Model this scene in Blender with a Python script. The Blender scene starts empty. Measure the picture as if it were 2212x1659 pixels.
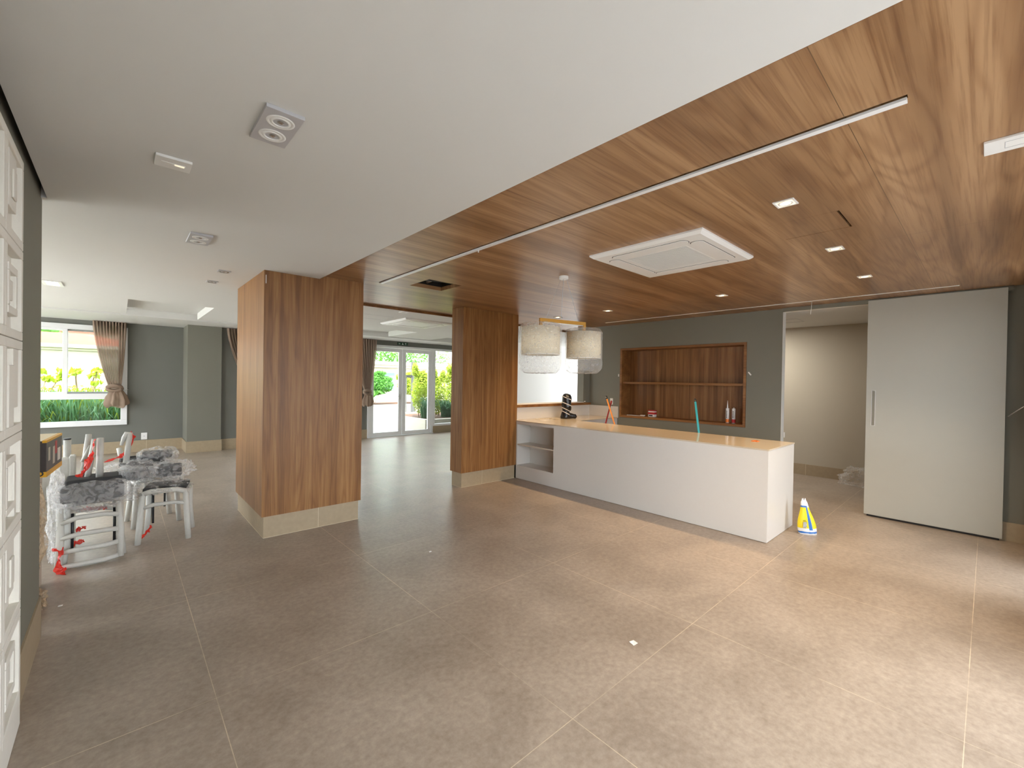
import bpy, bmesh, math, random
from mathutils import Vector, Matrix, noise
random.seed(7)
PI = math.pi
C = bpy.context.scene.collection
SC = bpy.context.scene

# ---------------------------------------------------------------- camera
F, YAW, TILT, ROLL, CH = 933.69, .737091, -.0077584, .0162176, 1.54
fw = Vector((math.sin(YAW)*math.cos(TILT), math.cos(YAW)*math.cos(TILT), math.sin(TILT)))
r0 = Vector((math.cos(YAW), -math.sin(YAW), 0)); u0 = r0.cross(fw)
rt = r0*math.cos(ROLL) + u0*math.sin(ROLL); up = -r0*math.sin(ROLL) + u0*math.cos(ROLL)
cd = bpy.data.cameras.new('camera'); cam = bpy.data.objects.new('camera', cd); C.objects.link(cam)
cd.sensor_width = 36; cd.lens = 36*F/2212; cd.clip_start = .02; cd.clip_end = 300
cam.matrix_world = Matrix(((rt.x, up.x, -fw.x, 0), (rt.y, up.y, -fw.y, 0), (rt.z, up.z, -fw.z, CH), (0, 0, 0, 1)))
SC.camera = cam

# ---------------------------------------------------------------- world and exposure
SC.view_settings.view_transform = 'Standard'; SC.view_settings.look = 'None'
SC.view_settings.gamma = 1; SC.view_settings.use_curve_mapping = False
SC.view_settings.exposure = 1.72
w = bpy.data.worlds.new('sky'); SC.world = w; w.use_nodes = True
wn = w.node_tree.nodes; wl = w.node_tree.links
bg = wn['Background']; bg.inputs['Strength'].default_value = 3.0
tc = wn.new('ShaderNodeTexCoord'); sx = wn.new('ShaderNodeSeparateXYZ'); cr = wn.new('ShaderNodeValToRGB')
wl.new(tc.outputs['Generated'], sx.inputs[0]); wl.new(sx.outputs['Z'], cr.inputs[0]); wl.new(cr.outputs[0], bg.inputs['Color'])
cr.color_ramp.elements[0].position = 0; cr.color_ramp.elements[0].color = (.93, .965, 1, 1)
cr.color_ramp.elements[1].position = .8; cr.color_ramp.elements[1].color = (.80, .90, 1, 1)
cy = SC.cycles
cy.use_denoising = True; cy.max_bounces = 9; cy.diffuse_bounces = 6; cy.glossy_bounces = 4
cy.transparent_max_bounces = 14; cy.transmission_bounces = 4; cy.sample_clamp_indirect = 6
cy.caustics_reflective = False; cy.caustics_refractive = False

sun = bpy.data.lights.new('sun', 'SUN'); sun.energy = 5.5; sun.color = (1, .965, .92); sun.angle = .02
so = bpy.data.objects.new('sun', sun); C.objects.link(so); so.rotation_euler = Vector((-.25, -.40, .88)).to_track_quat('Z', 'Y').to_euler()

def portal(cx, cyy, cz, sx_, sz_, rx, rz):
    l = bpy.data.lights.new('window_portal', 'AREA'); l.shape = 'RECTANGLE'; l.size = sx_; l.size_y = sz_
    l.cycles.is_portal = True
    o = bpy.data.objects.new('window_portal', l); C.objects.link(o)
    o.location = (cx, cyy, cz); o.rotation_euler = (rx, 0, rz)
portal(2.0, -.62, 1.25, 3.5, 2.5, PI/2, 0)
portal(5.32, -.62, 1.25, .9, 2.5, PI/2, 0)
portal(-1.1, 11.6, 1.5, 2.6, 2.0, -PI/2, 0)
portal(3.25, 10.95, 1.3, 2.8, 2.5, -PI/2, 0)
portal(6.4, 10.95, 1.3, 3.4, 2.5, -PI/2, 0)
portal(11.2, 6.9, 1.3, 2.8, 2.3, PI/2, PI/2)
portal(-3.4, 7.6, 1.3, 6.0, 2.4, PI/2, -PI/2)

# ---------------------------------------------------------------- materials
def newmat(name):
    m = bpy.data.materials.new(name); m.use_nodes = True
    return m, m.node_tree.nodes, m.node_tree.links, m.node_tree.nodes['Principled BSDF']
def mat(name, col, rough=.5, metal=0, spec=.5, noise_amt=0, noise_scale=8, bump=0, bump_scale=60, emit=None, es=0):
    m, n, l, b = newmat(name)
    b.inputs['Base Color'].default_value = (*col, 1); b.inputs['Roughness'].default_value = rough
    b.inputs['Metallic'].default_value = metal; b.inputs['Specular IOR Level'].default_value = spec
    if emit: b.inputs['Emission Color'].default_value = (*emit, 1); b.inputs['Emission Strength'].default_value = es
    g = n.new('ShaderNodeNewGeometry')
    if noise_amt:
        t = n.new('ShaderNodeTexNoise'); t.inputs['Scale'].default_value = noise_scale; t.inputs['Detail'].default_value = 5
        l.new(g.outputs['Position'], t.inputs['Vector'])
        mx = n.new('ShaderNodeMix'); mx.data_type = 'RGBA'
        mx.inputs[6].default_value = (*[c*(1-noise_amt) for c in col], 1); mx.inputs[7].default_value = (*[min(1, c*(1+noise_amt)) for c in col], 1)
        l.new(t.outputs[0], mx.inputs[0]); l.new(mx.outputs[2], b.inputs['Base Color'])
    if bump:
        t = n.new('ShaderNodeTexNoise'); t.inputs['Scale'].default_value = bump_scale; t.inputs['Detail'].default_value = 3
        l.new(g.outputs['Position'], t.inputs['Vector'])
        bp = n.new('ShaderNodeBump'); bp.inputs['Strength'].default_value = bump; bp.inputs['Distance'].default_value = .01
        l.new(t.outputs[0], bp.inputs['Height']); l.new(bp.outputs[0], b.inputs['Normal'])
    return m
def S(r, g, b):   # srgb bytes -> linear
    f = lambda c: (c/255/12.92) if c/255 <= .04045 else ((c/255+.055)/1.055)**2.4
    return (f(r), f(g), f(b))
def wood(name, scale, c1, c2, c3, rough=.36, period=0, off=0, seed=0, seam=None, lines=9):
    """scale: position multiplier, small along the grain. seam: list of (axis, period, offset, on-axis phase)"""
    m, n, l, b = newmat(name)
    g = n.new('ShaderNodeNewGeometry'); mp = n.new('ShaderNodeMapping'); l.new(g.outputs['Position'], mp.inputs[0])
    mp.inputs['Scale'].default_value = scale; mp.inputs['Location'].default_value = (seed, seed*1.7, seed*.3)
    a = n.new('ShaderNodeTexNoise'); a.inputs['Scale'].default_value = 1; a.inputs['Detail'].default_value = 3; a.inputs['Roughness'].default_value = .42
    a.inputs['Distortion'].default_value = .35
    l.new(mp.outputs[0], a.inputs['Vector'])
    k = n.new('ShaderNodeMath'); k.operation = 'MULTIPLY'; k.inputs[1].default_value = lines*6.283; l.new(a.outputs[0], k.inputs[0])
    s = n.new('ShaderNodeMath'); s.operation = 'SINE'; l.new(k.outputs[0], s.inputs[0])
    s2 = n.new('ShaderNodeMapRange'); s2.inputs[1].default_value = -1; s2.inputs[2].default_value = 1; l.new(s.outputs[0], s2.inputs[0])
    p = n.new('ShaderNodeMath'); p.operation = 'POWER'; p.inputs[1].default_value = 2.2; l.new(s2.outputs[0], p.inputs[0])
    # fine streaks
    mp2 = n.new('ShaderNodeMapping'); l.new(g.outputs['Position'], mp2.inputs[0]); mp2.inputs['Scale'].default_value = tuple(v*(22 if v > 1 else 5) for v in scale)
    f_ = n.new('ShaderNodeTexNoise'); f_.inputs['Scale'].default_value = 1; f_.inputs['Detail'].default_value = 4; f_.inputs['Roughness'].default_value = .65
    l.new(mp2.outputs[0], f_.inputs['Vector'])
    mp3 = n.new('ShaderNodeMapping'); l.new(g.outputs['Position'], mp3.inputs[0]); mp3.inputs['Scale'].default_value = tuple(v*(2.6 if v > 1 else .6) for v in scale)
    mp3.inputs['Location'].default_value = (seed+3, 2, 1)
    w_ = n.new('ShaderNodeTexNoise'); w_.inputs['Scale'].default_value = 1; w_.inputs['Detail'].default_value = 3
    l.new(mp3.outputs[0], w_.inputs['Vector'])
    r1 = n.new('ShaderNodeValToRGB'); l.new(w_.outputs[0], r1.inputs[0])
    e = r1.color_ramp.elements; e[0].position = .32; e[0].color = (*c1, 1); e[1].position = .7; e[1].color = (*c3, 1)
    e2 = r1.color_ramp.elements.new(.5); e2.color = (*c2, 1)
    m1 = n.new('ShaderNodeMix'); m1.data_type = 'RGBA'; m1.blend_type = 'MULTIPLY'; l.new(r1.outputs[0], m1.inputs[6])
    m1.inputs[7].default_value = (.66, .56, .48, 1)
    pm = n.new('ShaderNodeMath'); pm.operation = 'MULTIPLY'; pm.inputs[1].default_value = .55; l.new(p.outputs[0], pm.inputs[0]); l.new(pm.outputs[0], m1.inputs[0])
    fr = n.new('ShaderNodeMapRange'); fr.inputs[1].default_value = .48; fr.inputs[2].default_value = .68; fr.inputs[4].default_value = .8; l.new(f_.outputs[0], fr.inputs[0])
    m2 = n.new('ShaderNodeMix'); m2.data_type = 'RGBA'; m2.blend_type = 'MULTIPLY'; m2.inputs[7].default_value = (.62, .52, .44, 1)
    l.new(fr.outputs[0], m2.inputs[0]); l.new(m1.outputs[2], m2.inputs[6])
    last = m2.outputs[2]
    if seam:
        sp = n.new('ShaderNodeSeparateXYZ'); l.new(g.outputs['Position'], sp.inputs[0])
        for ax, per, of in seam:
            a1 = n.new('ShaderNodeMath'); a1.operation = 'SUBTRACT'; a1.inputs[1].default_value = of; l.new(sp.outputs[ax], a1.inputs[0])
            a2 = n.new('ShaderNodeMath'); a2.operation = 'PINGPONG'; a2.inputs[1].default_value = per/2; l.new(a1.outputs[0], a2.inputs[0])
            a3 = n.new('ShaderNodeMath'); a3.operation = 'LESS_THAN'; a3.inputs[1].default_value = .0014; l.new(a2.outputs[0], a3.inputs[0])
            mm = n.new('ShaderNodeMix'); mm.data_type = 'RGBA'; mm.inputs[7].default_value = (*[c*.55 for c in c1], 1)
            l.new(a3.outputs[0], mm.inputs[0]); l.new(last, mm.inputs[6]); last = mm.outputs[2]
    l.new(last, b.inputs['Base Color']); b.inputs['Roughness'].default_value = rough
    b.inputs['Specular IOR Level'].default_value = .35 if scale[0] > 1 else .5
    return m
def thin(name, col, alpha, rough=.2, bumpy=0, transl=0, bscale=25, lo=.45, hi=1.7):
    """thin sheet: transparent mixed with diffuse/glossy"""
    m, n, l, b = newmat(name); out = n['Material Output']
    tr = n.new('ShaderNodeBsdfTransparent'); mx = n.new('ShaderNodeMixShader')
    mx.inputs[0].default_value = alpha
    b.inputs['Base Color'].default_value = (*col, 1); b.inputs['Roughness'].default_value = rough
    src = b.outputs[0]
    if transl:
        t = n.new('ShaderNodeBsdfTranslucent'); t.inputs[0].default_value = (*col, 1); m2 = n.new('ShaderNodeMixShader'); m2.inputs[0].default_value = transl
        l.new(b.outputs[0], m2.inputs[1]); l.new(t.outputs[0], m2.inputs[2]); src = m2.outputs[0]
    l.new(tr.outputs[0], mx.inputs[1]); l.new(src, mx.inputs[2]); l.new(mx.outputs[0], out.inputs['Surface'])
    if bumpy:
        g = n.new('ShaderNodeNewGeometry')
        t = n.new('ShaderNodeTexNoise'); t.inputs['Scale'].default_value = bscale; t.inputs['Detail'].default_value = 4; t.inputs['Distortion'].default_value = 1.5
        l.new(g.outputs['Position'], t.inputs['Vector'])
        bp = n.new('ShaderNodeBump'); bp.inputs['Strength'].default_value = bumpy; bp.inputs['Distance'].default_value = .03
        l.new(t.outputs[0], bp.inputs['Height']); l.new(bp.outputs[0], b.inputs['Normal'])
        r = n.new('ShaderNodeMapRange'); r.inputs[1].default_value = .35; r.inputs[2].default_value = .65
        r.inputs[3].default_value = alpha*lo; r.inputs[4].default_value = min(1, alpha*hi)
        l.new(t.outputs[0], r.inputs[0]); l.new(r.outputs[0], mx.inputs[0])
    return m
M = {}
M['ceil'] = mat('ceiling_paint', (.69, .69, .67), .75, noise_amt=.02, noise_scale=1.5)
M['greywall'] = mat('grey_wall_paint', S(121, 120, 109), .62, noise_amt=.03, noise_scale=3)
M['greyfar'] = mat('dark_grey_wall_paint', S(112, 113, 106), .62, noise_amt=.03, noise_scale=3)
M['slidedoor'] = mat('satin_grey_lacquer', S(184, 184, 175), .3, noise_amt=.015)
M['beigewall'] = mat('beige_wall_paint', S(186, 178, 160), .7, noise_amt=.02)
M['whitewall'] = mat('white_wall_paint', S(238, 237, 232), .7)
M['quartz'] = mat('off_white_solid_surface', S(212, 209, 204), .32, noise_amt=.015, noise_scale=40)
M['quartztop'] = mat('painted_reflection_top', S(200, 186, 165), .12, noise_amt=.04, noise_scale=60)  # same surface as the body; wood and lamp reflections painted in as tan
M['quartzin'] = mat('pale_solid_surface', S(212, 207, 196), .35)
M['block'] = mat('white_plaster_block', S(226, 223, 214), .7, noise_amt=.03, noise_scale=12, bump=.15)
M['stone'] = mat('beige_stone_skirting', S(166, 149, 122), .5, noise_amt=.12, noise_scale=25)
M['stonegrout'] = mat('pale_grout', S(205, 192, 165), .7)
M['white'] = mat('white_plastic', (.82, .82, .8), .35)
M['whitemetal'] = mat('white_painted_metal', (.8, .81, .82), .3)
M['silver'] = mat('silver_painted_plate', (.52, .52, .54), .4, .1)
M['chrome'] = mat('chrome', (.7, .7, .7), .15, 1)
M['dark'] = mat('painted_void_shade', (.012, .011, .01), .8)  # near-black paint standing in for shade inside ceiling openings
M['black'] = mat('black_plastic', (.012, .012, .014), .3)
M['gold'] = mat('gold_metal', S(190, 140, 60), .35, .6)
M['lampwarm'] = mat('warm_lamp', (1, .85, .5), .5, emit=(1, .72, .36), es=9)
M['lampring'] = mat('lit_white_ring', (.85, .8, .7), .4, emit=(1, .85, .6), es=.25)
M['lampday'] = mat('bright_lamp', (1, .95, .8), .5, emit=(1, .9, .6), es=3)
M['orange'] = mat('orange_plastic', S(225, 120, 40), .4)
M['red'] = mat('red_plastic', S(205, 40, 30), .4)
M['redtape'] = thin('red_tape_film', S(225, 50, 35), .92, .25, transl=.35)
M['redink'] = mat('red_print', S(180, 35, 40), .5)
M['inkblack'] = mat('black_print', (.02, .02, .02), .5)
M['foam'] = mat('white_foam_sleeve', S(204, 204, 198), .55, noise_amt=.06, noise_scale=30, bump=.4, bump_scale=45)
M['upholstery'] = mat('charcoal_fabric', S(52, 53, 55), .85, noise_amt=.15, noise_scale=80, bump=.3, bump_scale=200)
M['blackmetal'] = mat('black_metal_frame', (.02, .022, .025), .4)
M['film'] = thin('clear_plastic_film', (.93, .93, .93), .27, .1, bumpy=.8, bscale=16, transl=.25)
M['film2'] = thin('bubble_wrap', (.97, .98, .98), .22, .22, bumpy=.35, bscale=38, transl=.5, lo=.85, hi=1.25)
M['brownfilm'] = thin('yellowed_plastic_film', S(214, 192, 162), .5, .12, bumpy=1, bscale=14, transl=.35)
M['shade'] = thin('cream_lamp_fabric', S(246, 238, 216), 1, .8, transl=.45)
M['curtain'] = thin('taupe_sheer_fabric', S(172, 150, 132), .9, .9, transl=.35)
def tinted(name, t):
    m, n, l, b = newmat(name); g = n.new('ShaderNodeBsdfTransparent'); g.inputs[0].default_value = (t, t*1.01, t*1.0, 1)
    gl = n.new('ShaderNodeBsdfGlossy'); gl.inputs['Roughness'].default_value = .02; mx = n.new('ShaderNodeMixShader'); mx.inputs[0].default_value = .05
    l.new(g.outputs[0], mx.inputs[1]); l.new(gl.outputs[0], mx.inputs[2]); l.new(mx.outputs[0], n['Material Output'].inputs['Surface']); return m
M['tint'] = tinted('view_dimming_glass', .8)  # neutral tint put in to darken the bright garden view
M['glass'] = thin('window_glass', (.9, .95, .95), .05, .02)
M['blackbag'] = mat('black_bin_liner', (.010, .010, .012), .22, bump=1, bump_scale=22)
M['whitetape'] = mat('white_tape', (.75, .7, .66), .5)
M['yellow'] = mat('yellow_print', S(238, 214, 20), .4)
M['blue'] = mat('blue_print', S(45, 110, 190), .4)
M['bagwhite'] = mat('white_bag_film', (.8, .8, .8), .35, bump=.4, bump_scale=30)
M['cardyellow'] = mat('yellow_card', S(222, 165, 40), .5)
M['carddark'] = mat('dark_printed_card', S(58, 50, 48), .45, noise_amt=.3, noise_scale=25)
M['cardtop'] = mat('cream_card', S(240, 225, 190), .6)
M['cardgrey'] = mat('pale_grey_card', S(190, 180, 165), .5)
M['teal'] = mat('teal_paint', S(60, 165, 190), .35)
M['handle'] = mat('orange_wood_handle', S(205, 130, 60), .4)
M['maroon'] = mat('dark_red_paint', S(120, 25, 30), .4)
M['green'] = mat('exit_green', S(10, 60, 35), .4)
M['pastel'] = mat('exit_print', (.8, .9, .85), .5)
M['stucco'] = mat('cream_stucco', S(200, 195, 180), .8, noise_amt=.04)
M['roof'] = mat('orange_roof_tile', S(180, 88, 58), .8, noise_amt=.15, noise_scale=6)
M['paving'] = mat('pale_patio_paving', S(180, 178, 173), .8, noise_amt=.1)
M['lawn'] = mat('lawn', S(110, 150, 60), .9, noise_amt=.3)
M['frontlawn'] = mat('front_paving', S(138, 138, 138), .9, noise_amt=.2)
M['whitebounce'] = mat('white_bounce_ground', S(215, 213, 206), .8)
M['soil'] = mat('soil', S(95, 65, 45), .9, noise_amt=.3)
M['leafy'] = thin('yellow_green_leaf', S(175, 195, 55), 1, .6, transl=.4)
M['leafg'] = thin('green_leaf', S(95, 160, 60), 1, .6, transl=.4)
M['leafd'] = thin('blue_green_blade', S(140, 190, 135), 1, .5, transl=.35)
M['leafdk'] = thin('dark_green_blade', S(75, 120, 78), 1, .5, transl=.25)
M['hedge'] = thin('hedge_leaf', S(120, 180, 70), 1, .6, transl=.4)
M['bark'] = mat('bark', S(150, 130, 100), .9, noise_amt=.2)
M['extglass'] = mat('dark_glass', S(120, 150, 150), .1)
M['extgrey'] = mat('grey_render', S(90, 90, 88), .8)
W1, W2, W3 = S(138, 103, 70), S(160, 123, 86), S(180, 144, 106)
M['woodceil'] = wood('wood_ceiling_veneer', (.30, 3.0, 1), W1, W2, W3, .33, seed=2.3, seam=[(1, 1.85, .39), (0, 2.75, 3.97)], lines=13)
M['woodcol'] = wood('wood_column_veneer', (8, 8, .5), S(132, 91, 50), S(148, 105, 60), S(163, 120, 73), .42, seed=1, lines=8)
M['woodniche'] = wood('wood_niche_veneer', (6, 6, .45), S(118, 80, 46), S(143, 101, 62), S(165, 121, 78), .45, seed=5, lines=5)
M['woodedge'] = wood('wood_edge_veneer', (3, .4, 3), S(125, 85, 46), S(140, 97, 55), S(156, 112, 66), .45, seed=6, lines=2)

def floor_mat():
    m, n, l, b = newmat('porcelain_floor_tiles')
    g = n.new('ShaderNodeNewGeometry'); sp = n.new('ShaderNodeSeparateXYZ'); l.new(g.outputs['Position'], sp.inputs[0])
    outs = []
    for ax, per, of in ((0, 1.19, .353), (1, 1.206, .044)):
        a1 = n.new('ShaderNodeMath'); a1.operation = 'SUBTRACT'; a1.inputs[1].default_value = of; l.new(sp.outputs[ax], a1.inputs[0])
        a2 = n.new('ShaderNodeMath'); a2.operation = 'PINGPONG'; a2.inputs[1].default_value = per/2; l.new(a1.outputs[0], a2.inputs[0])
        a3 = n.new('ShaderNodeMath'); a3.operation = 'LESS_THAN'; a3.inputs[1].default_value = .0017; l.new(a2.outputs[0], a3.inputs[0])
        outs.append(a3.outputs[0])
    mxm = n.new('ShaderNodeMath'); mxm.operation = 'MAXIMUM'; l.new(outs[0], mxm.inputs[0]); l.new(outs[1], mxm.inputs[1])
    t1 = n.new('ShaderNodeTexNoise'); t1.inputs['Scale'].default_value = 1.7; t1.inputs['Detail'].default_value = 6; t1.inputs['Roughness'].default_value = .6; t1.inputs['Distortion'].default_value = .4
    t2 = n.new('ShaderNodeTexNoise'); t2.inputs['Scale'].default_value = 28; t2.inputs['Detail'].default_value = 6; t2.inputs['Roughness'].default_value = .7
    t3 = n.new('ShaderNodeTexNoise'); t3.inputs['Scale'].default_value = .8; t3.inputs['Detail'].default_value = 7; t3.inputs['Roughness'].default_value = .7
    for t in (t1, t2, t3): l.new(g.outputs['Position'], t.inputs['Vector'])
    r = n.new('ShaderNodeValToRGB'); l.new(t1.outputs[0], r.inputs[0])
    e = r.color_ramp.elements; e[0].position = .3; e[0].color = (*S(145, 131, 117), 1); e[1].position = .7; e[1].color = (*S(171, 157, 142), 1)
    m1 = n.new('ShaderNodeMix'); m1.data_type = 'RGBA'; m1.blend_type = 'SOFT_LIGHT'; m1.inputs[0].default_value = .7
    l.new(r.outputs[0], m1.inputs[6]); l.new(t2.outputs[0], m1.inputs[7])
    # pale dust smears
    r3 = n.new('ShaderNodeMapRange'); r3.inputs[1].default_value = .6; r3.inputs[2].default_value = .78; r3.inputs[4].default_value = .3; l.new(t3.outputs[0], r3.inputs[0])
    m3 = n.new('ShaderNodeMix'); m3.data_type = 'RGBA'; m3.inputs[7].default_value = (*S(196, 188, 180), 1); l.new(r3.outputs[0], m3.inputs[0]); l.new(m1.outputs[2], m3.inputs[6])
    m2 = n.new('ShaderNodeMix'); m2.data_type = 'RGBA'; m2.inputs[7].default_value = (*S(214, 198, 172), 1)
    fd = n.new('ShaderNodeMapRange'); fd.inputs[1].default_value = .42; fd.inputs[2].default_value = .56; fd.inputs[3].default_value = .18; l.new(t3.outputs[0], fd.inputs[0])
    fm = n.new('ShaderNodeMath'); fm.operation = 'MULTIPLY'; l.new(mxm.outputs[0], fm.inputs[0]); l.new(fd.outputs[0], fm.inputs[1]); l.new(fm.outputs[0], m2.inputs[0]); l.new(m3.outputs[2], m2.inputs[6]); l.new(m2.outputs[2], b.inputs['Base Color'])
    rr = n.new('ShaderNodeMapRange'); rr.inputs[3].default_value = .28; rr.inputs[4].default_value = .42; l.new(t1.outputs[0], rr.inputs[0]); l.new(rr.outputs[0], b.inputs['Roughness'])
    b.inputs['Specular IOR Level'].default_value = .45
    return m
M['floor'] = floor_mat()

# ---------------------------------------------------------------- geometry helpers
class MB:
    def __init__(s): s.bm = bmesh.new(); s.mats = []
    def _m(s, m):
        if m is None: return 0
        if m not in s.mats: s.mats.append(m)
        return s.mats.index(m)
    def poly(s, pts, m=None, smooth=False):
        f = s.bm.faces.new([s.bm.verts.new(p) for p in pts]); f.material_index = s._m(m); f.smooth = smooth; return s
    def box(s, x0, y0, z0, x1, y1, z1, m=None, mx=None):
        vs = [Vector((x, y, z)) for z in (z0, z1) for y in (y0, y1) for x in (x0, x1)]
        if mx is not None: vs = [mx @ v for v in vs]
        v = [s.bm.verts.new(p) for p in vs]
        for q in ((0, 2, 3, 1), (4, 5, 7, 6), (0, 1, 5, 4), (2, 6, 7, 3), (0, 4, 6, 2), (1, 3, 7, 5)):
            f = s.bm.faces.new([v[i] for i in q]); f.material_index = s._m(m)
        return s
    def frame(s, a0, b0, a1, b1, t, d0, d1, plane='xz', m=None):
        """rectangular frame in a plane: outer rect, bar width t, depth d0..d1"""
        for (p0, q0, p1, q1) in ((a0, b0, a1, b0+t), (a0, b1-t, a1, b1), (a0, b0+t, a0+t, b1-t), (a1-t, b0+t, a1, b1-t)):
            if plane == 'xz': s.box(p0, d0, q0, p1, d1, q1, m)
            elif plane == 'yz': s.box(d0, p0, q0, d1, p1, q1, m)
            else: s.box(p0, q0, d0, p1, q1, d1, m)
        return s
    def grid(s, xs, ys, zs, solid, m=None):
        """solid cells; only outer faces are made"""
        nx, ny, nz = len(xs)-1, len(ys)-1, len(zs)-1
        S_ = lambda i, j, k: 0 <= i < nx and 0 <= j < ny and 0 <= k < nz and solid((xs[i]+xs[i+1])/2, (ys[j]+ys[j+1])/2, (zs[k]+zs[k+1])/2)
        mi = s._m(m); vd = {}
        def V(a, b, c):
            if (a, b, c) not in vd: vd[(a, b, c)] = s.bm.verts.new((xs[a], ys[b], zs[c]))
            return vd[(a, b, c)]
        for i in range(nx):
            for j in range(ny):
                for k in range(nz):
                    if not S_(i, j, k): continue
                    for (d, q) in (((-1, 0, 0), ((0,0,0),(0,0,1),(0,1,1),(0,1,0))), ((1, 0, 0), ((1,0,0),(1,1,0),(1,1,1),(1,0,1))),
                                   ((0, -1, 0), ((0,0,0),(1,0,0),(1,0,1),(0,0,1))), ((0, 1, 0), ((0,1,0),(0,1,1),(1,1,1),(1,1,0))),
                                   ((0, 0, -1), ((0,0,0),(0,1,0),(1,1,0),(1,0,0))), ((0, 0, 1), ((0,0,1),(1,0,1),(1,1,1),(0,1,1)))):
                        if not S_(i+d[0], j+d[1], k+d[2]):
                            f = s.bm.faces.new([V(i+a, j+b, k+c) for a, b, c in q]); f.material_index = mi
        return s
    def tube(s, pts, r, seg=10, cap=True, m=None, smooth=True, flat=1.0):
        pts = [Vector(p) for p in pts]; rs = r if isinstance(r, (list, tuple)) else [r]*len(pts)
        rings = []; mi = s._m(m); prev = None
        for i, p in enumerate(pts):
            d = (pts[min(i+1, len(pts)-1)] - pts[max(i-1, 0)]).normalized()
            if prev is None:
                a = Vector((0, 0, 1)) if abs(d.z) < .9 else Vector((1, 0, 0)); n1 = d.cross(a).normalized()
            else: n1 = (prev - d*prev.dot(d)).normalized()
            prev = n1; n2 = d.cross(n1)
            rings.append([s.bm.verts.new(p + (n1*math.cos(2*PI*k/seg) + n2*math.sin(2*PI*k/seg)*flat)*rs[i]) for k in range(seg)])
        for a, b in zip(rings, rings[1:]):
            for k in range(seg):
                f = s.bm.faces.new([a[k], a[(k+1) % seg], b[(k+1) % seg], b[k]]); f.material_index = mi; f.smooth = smooth
        if cap:
            for rg, o in ((rings[0], True), (rings[-1], False)):
                f = s.bm.faces.new(list(reversed(rg)) if o else rg); f.material_index = mi
        return s
    def lathe(s, prof, c=(0, 0, 0), seg=24, m=None, smooth=True, mx=None, capb=False, capt=False):
        mi = s._m(m); rings = []
        for (r, z) in prof:
            ring = []
            for k in range(seg):
                v = Vector((r*math.cos(2*PI*k/seg), r*math.sin(2*PI*k/seg), z))
                if mx is not None: v = mx @ v
                ring.append(s.bm.verts.new(v + Vector(c)))
            rings.append(ring)
        for a, b in zip(rings, rings[1:]):
            for k in range(seg):
                f = s.bm.faces.new([a[k], a[(k+1) % seg], b[(k+1) % seg], b[k]]); f.material_index = mi; f.smooth = smooth
        if capb: s.bm.faces.new(list(reversed(rings[0]))).material_index = mi
        if capt: s.bm.faces.new(rings[-1]).material_index = mi
        return s
    def sheet(s, fn, nu, nv, m=None, smooth=True, closeu=False):
        mi = s._m(m)
        vs = [[s.bm.verts.new(fn(i/nu, j/nv)) for j in range(nv+1)] for i in range(nu+(0 if closeu else 1))]
        L = len(vs)
        for i in range(nu):
            for j in range(nv):
                f = s.bm.faces.new([vs[i][j], vs[(i+1) % L][j], vs[(i+1) % L][j+1], vs[i][j+1]]); f.material_index = mi; f.smooth = smooth
        return s
    def build(s, name, m=None, parent=None, bevel=0, loc=None, segs=2, subsurf=0, wn=False):
        """mesh is in world (or local) coordinates; with a parent it is made relative to the parent's location"""
        me = bpy.data.meshes.new(name)
        bmesh.ops.recalc_face_normals(s.bm, faces=s.bm.faces)
        off = Vector((0, 0, 0))
        if parent is not None: off = root_world(parent)
        elif loc is None:
            xs = [v.co.x for v in s.bm.verts]; ys = [v.co.y for v in s.bm.verts]; zs = [v.co.z for v in s.bm.verts]
            off = Vector(((min(xs)+max(xs))/2, (min(ys)+max(ys))/2, min(zs)))
        else: off = Vector(loc)
        bmesh.ops.translate(s.bm, verts=s.bm.verts, vec=-off)
        s.bm.to_mesh(me); s.bm.free()
        ms = s.mats if s.mats else [m]
        if m is not None and s.mats and m not in s.mats and s.mats[0] is None: pass
        for x in ms: me.materials.append(x)
        o = bpy.data.objects.new(name, me); C.objects.link(o)
        if parent is not None: o.parent = parent
        else: o.location = off
        if bevel:
            b = o.modifiers.new('bevel', 'BEVEL'); b.width = bevel; b.segments = segs; b.limit_method = 'ANGLE'; b.angle_limit = .6
        if subsurf:
            q = o.modifiers.new('sub', 'SUBSURF'); q.levels = subsurf; q.render_levels = subsurf
        return o
def root_world(o):
    v = Vector((0, 0, 0))
    while o is not None: v += o.location; o = o.parent
    return v
def B(*a, m=None): return MB().box(*a, m=m)
def struct(o): o['kind'] = 'structure'; return o
def tag(o, label, cat, group=None, kind=None):
    o['label'] = label; o['category'] = cat
    if group: o['group'] = group
    if kind: o['kind'] = kind
    return o
def thing(name, loc, label, cat, group=None):
    o = bpy.data.objects.new(name, None); o.empty_display_size = .1; C.objects.link(o); o.location = loc
    return tag(o, label, cat, group)
def emptyS(name, loc):
    o = bpy.data.objects.new(name, None); C.objects.link(o); o.location = loc; o['kind'] = 'structure'; return o
def dup(root, loc, rot=None, label=None, group=None):
    r = root.copy(); C.objects.link(r); r.location = loc
    if rot is not None: r.rotation_euler = rot
    if label: r['label'] = label
    if group: r['group'] = group
    def rec(src, dst):
        for ch in list(src.children):
            c = ch.copy(); C.objects.link(c); c.parent = dst; rec(ch, c)
    rec(root, r); return r
def nz(x, y, z, s=1, seed=0): return noise.noise(Vector((x*s+seed, y*s, z*s)))
def crumple(o, amp, scale, seed=0):
    for v in o.data.vertices:
        p = v.co*scale
        v.co += Vector((noise.noise(p+Vector((seed, 0, 0))), noise.noise(p+Vector((0, seed+9, 0))), noise.noise(p+Vector((3, 0, seed+5)))))*amp
    o.data.update()
    return o

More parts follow.
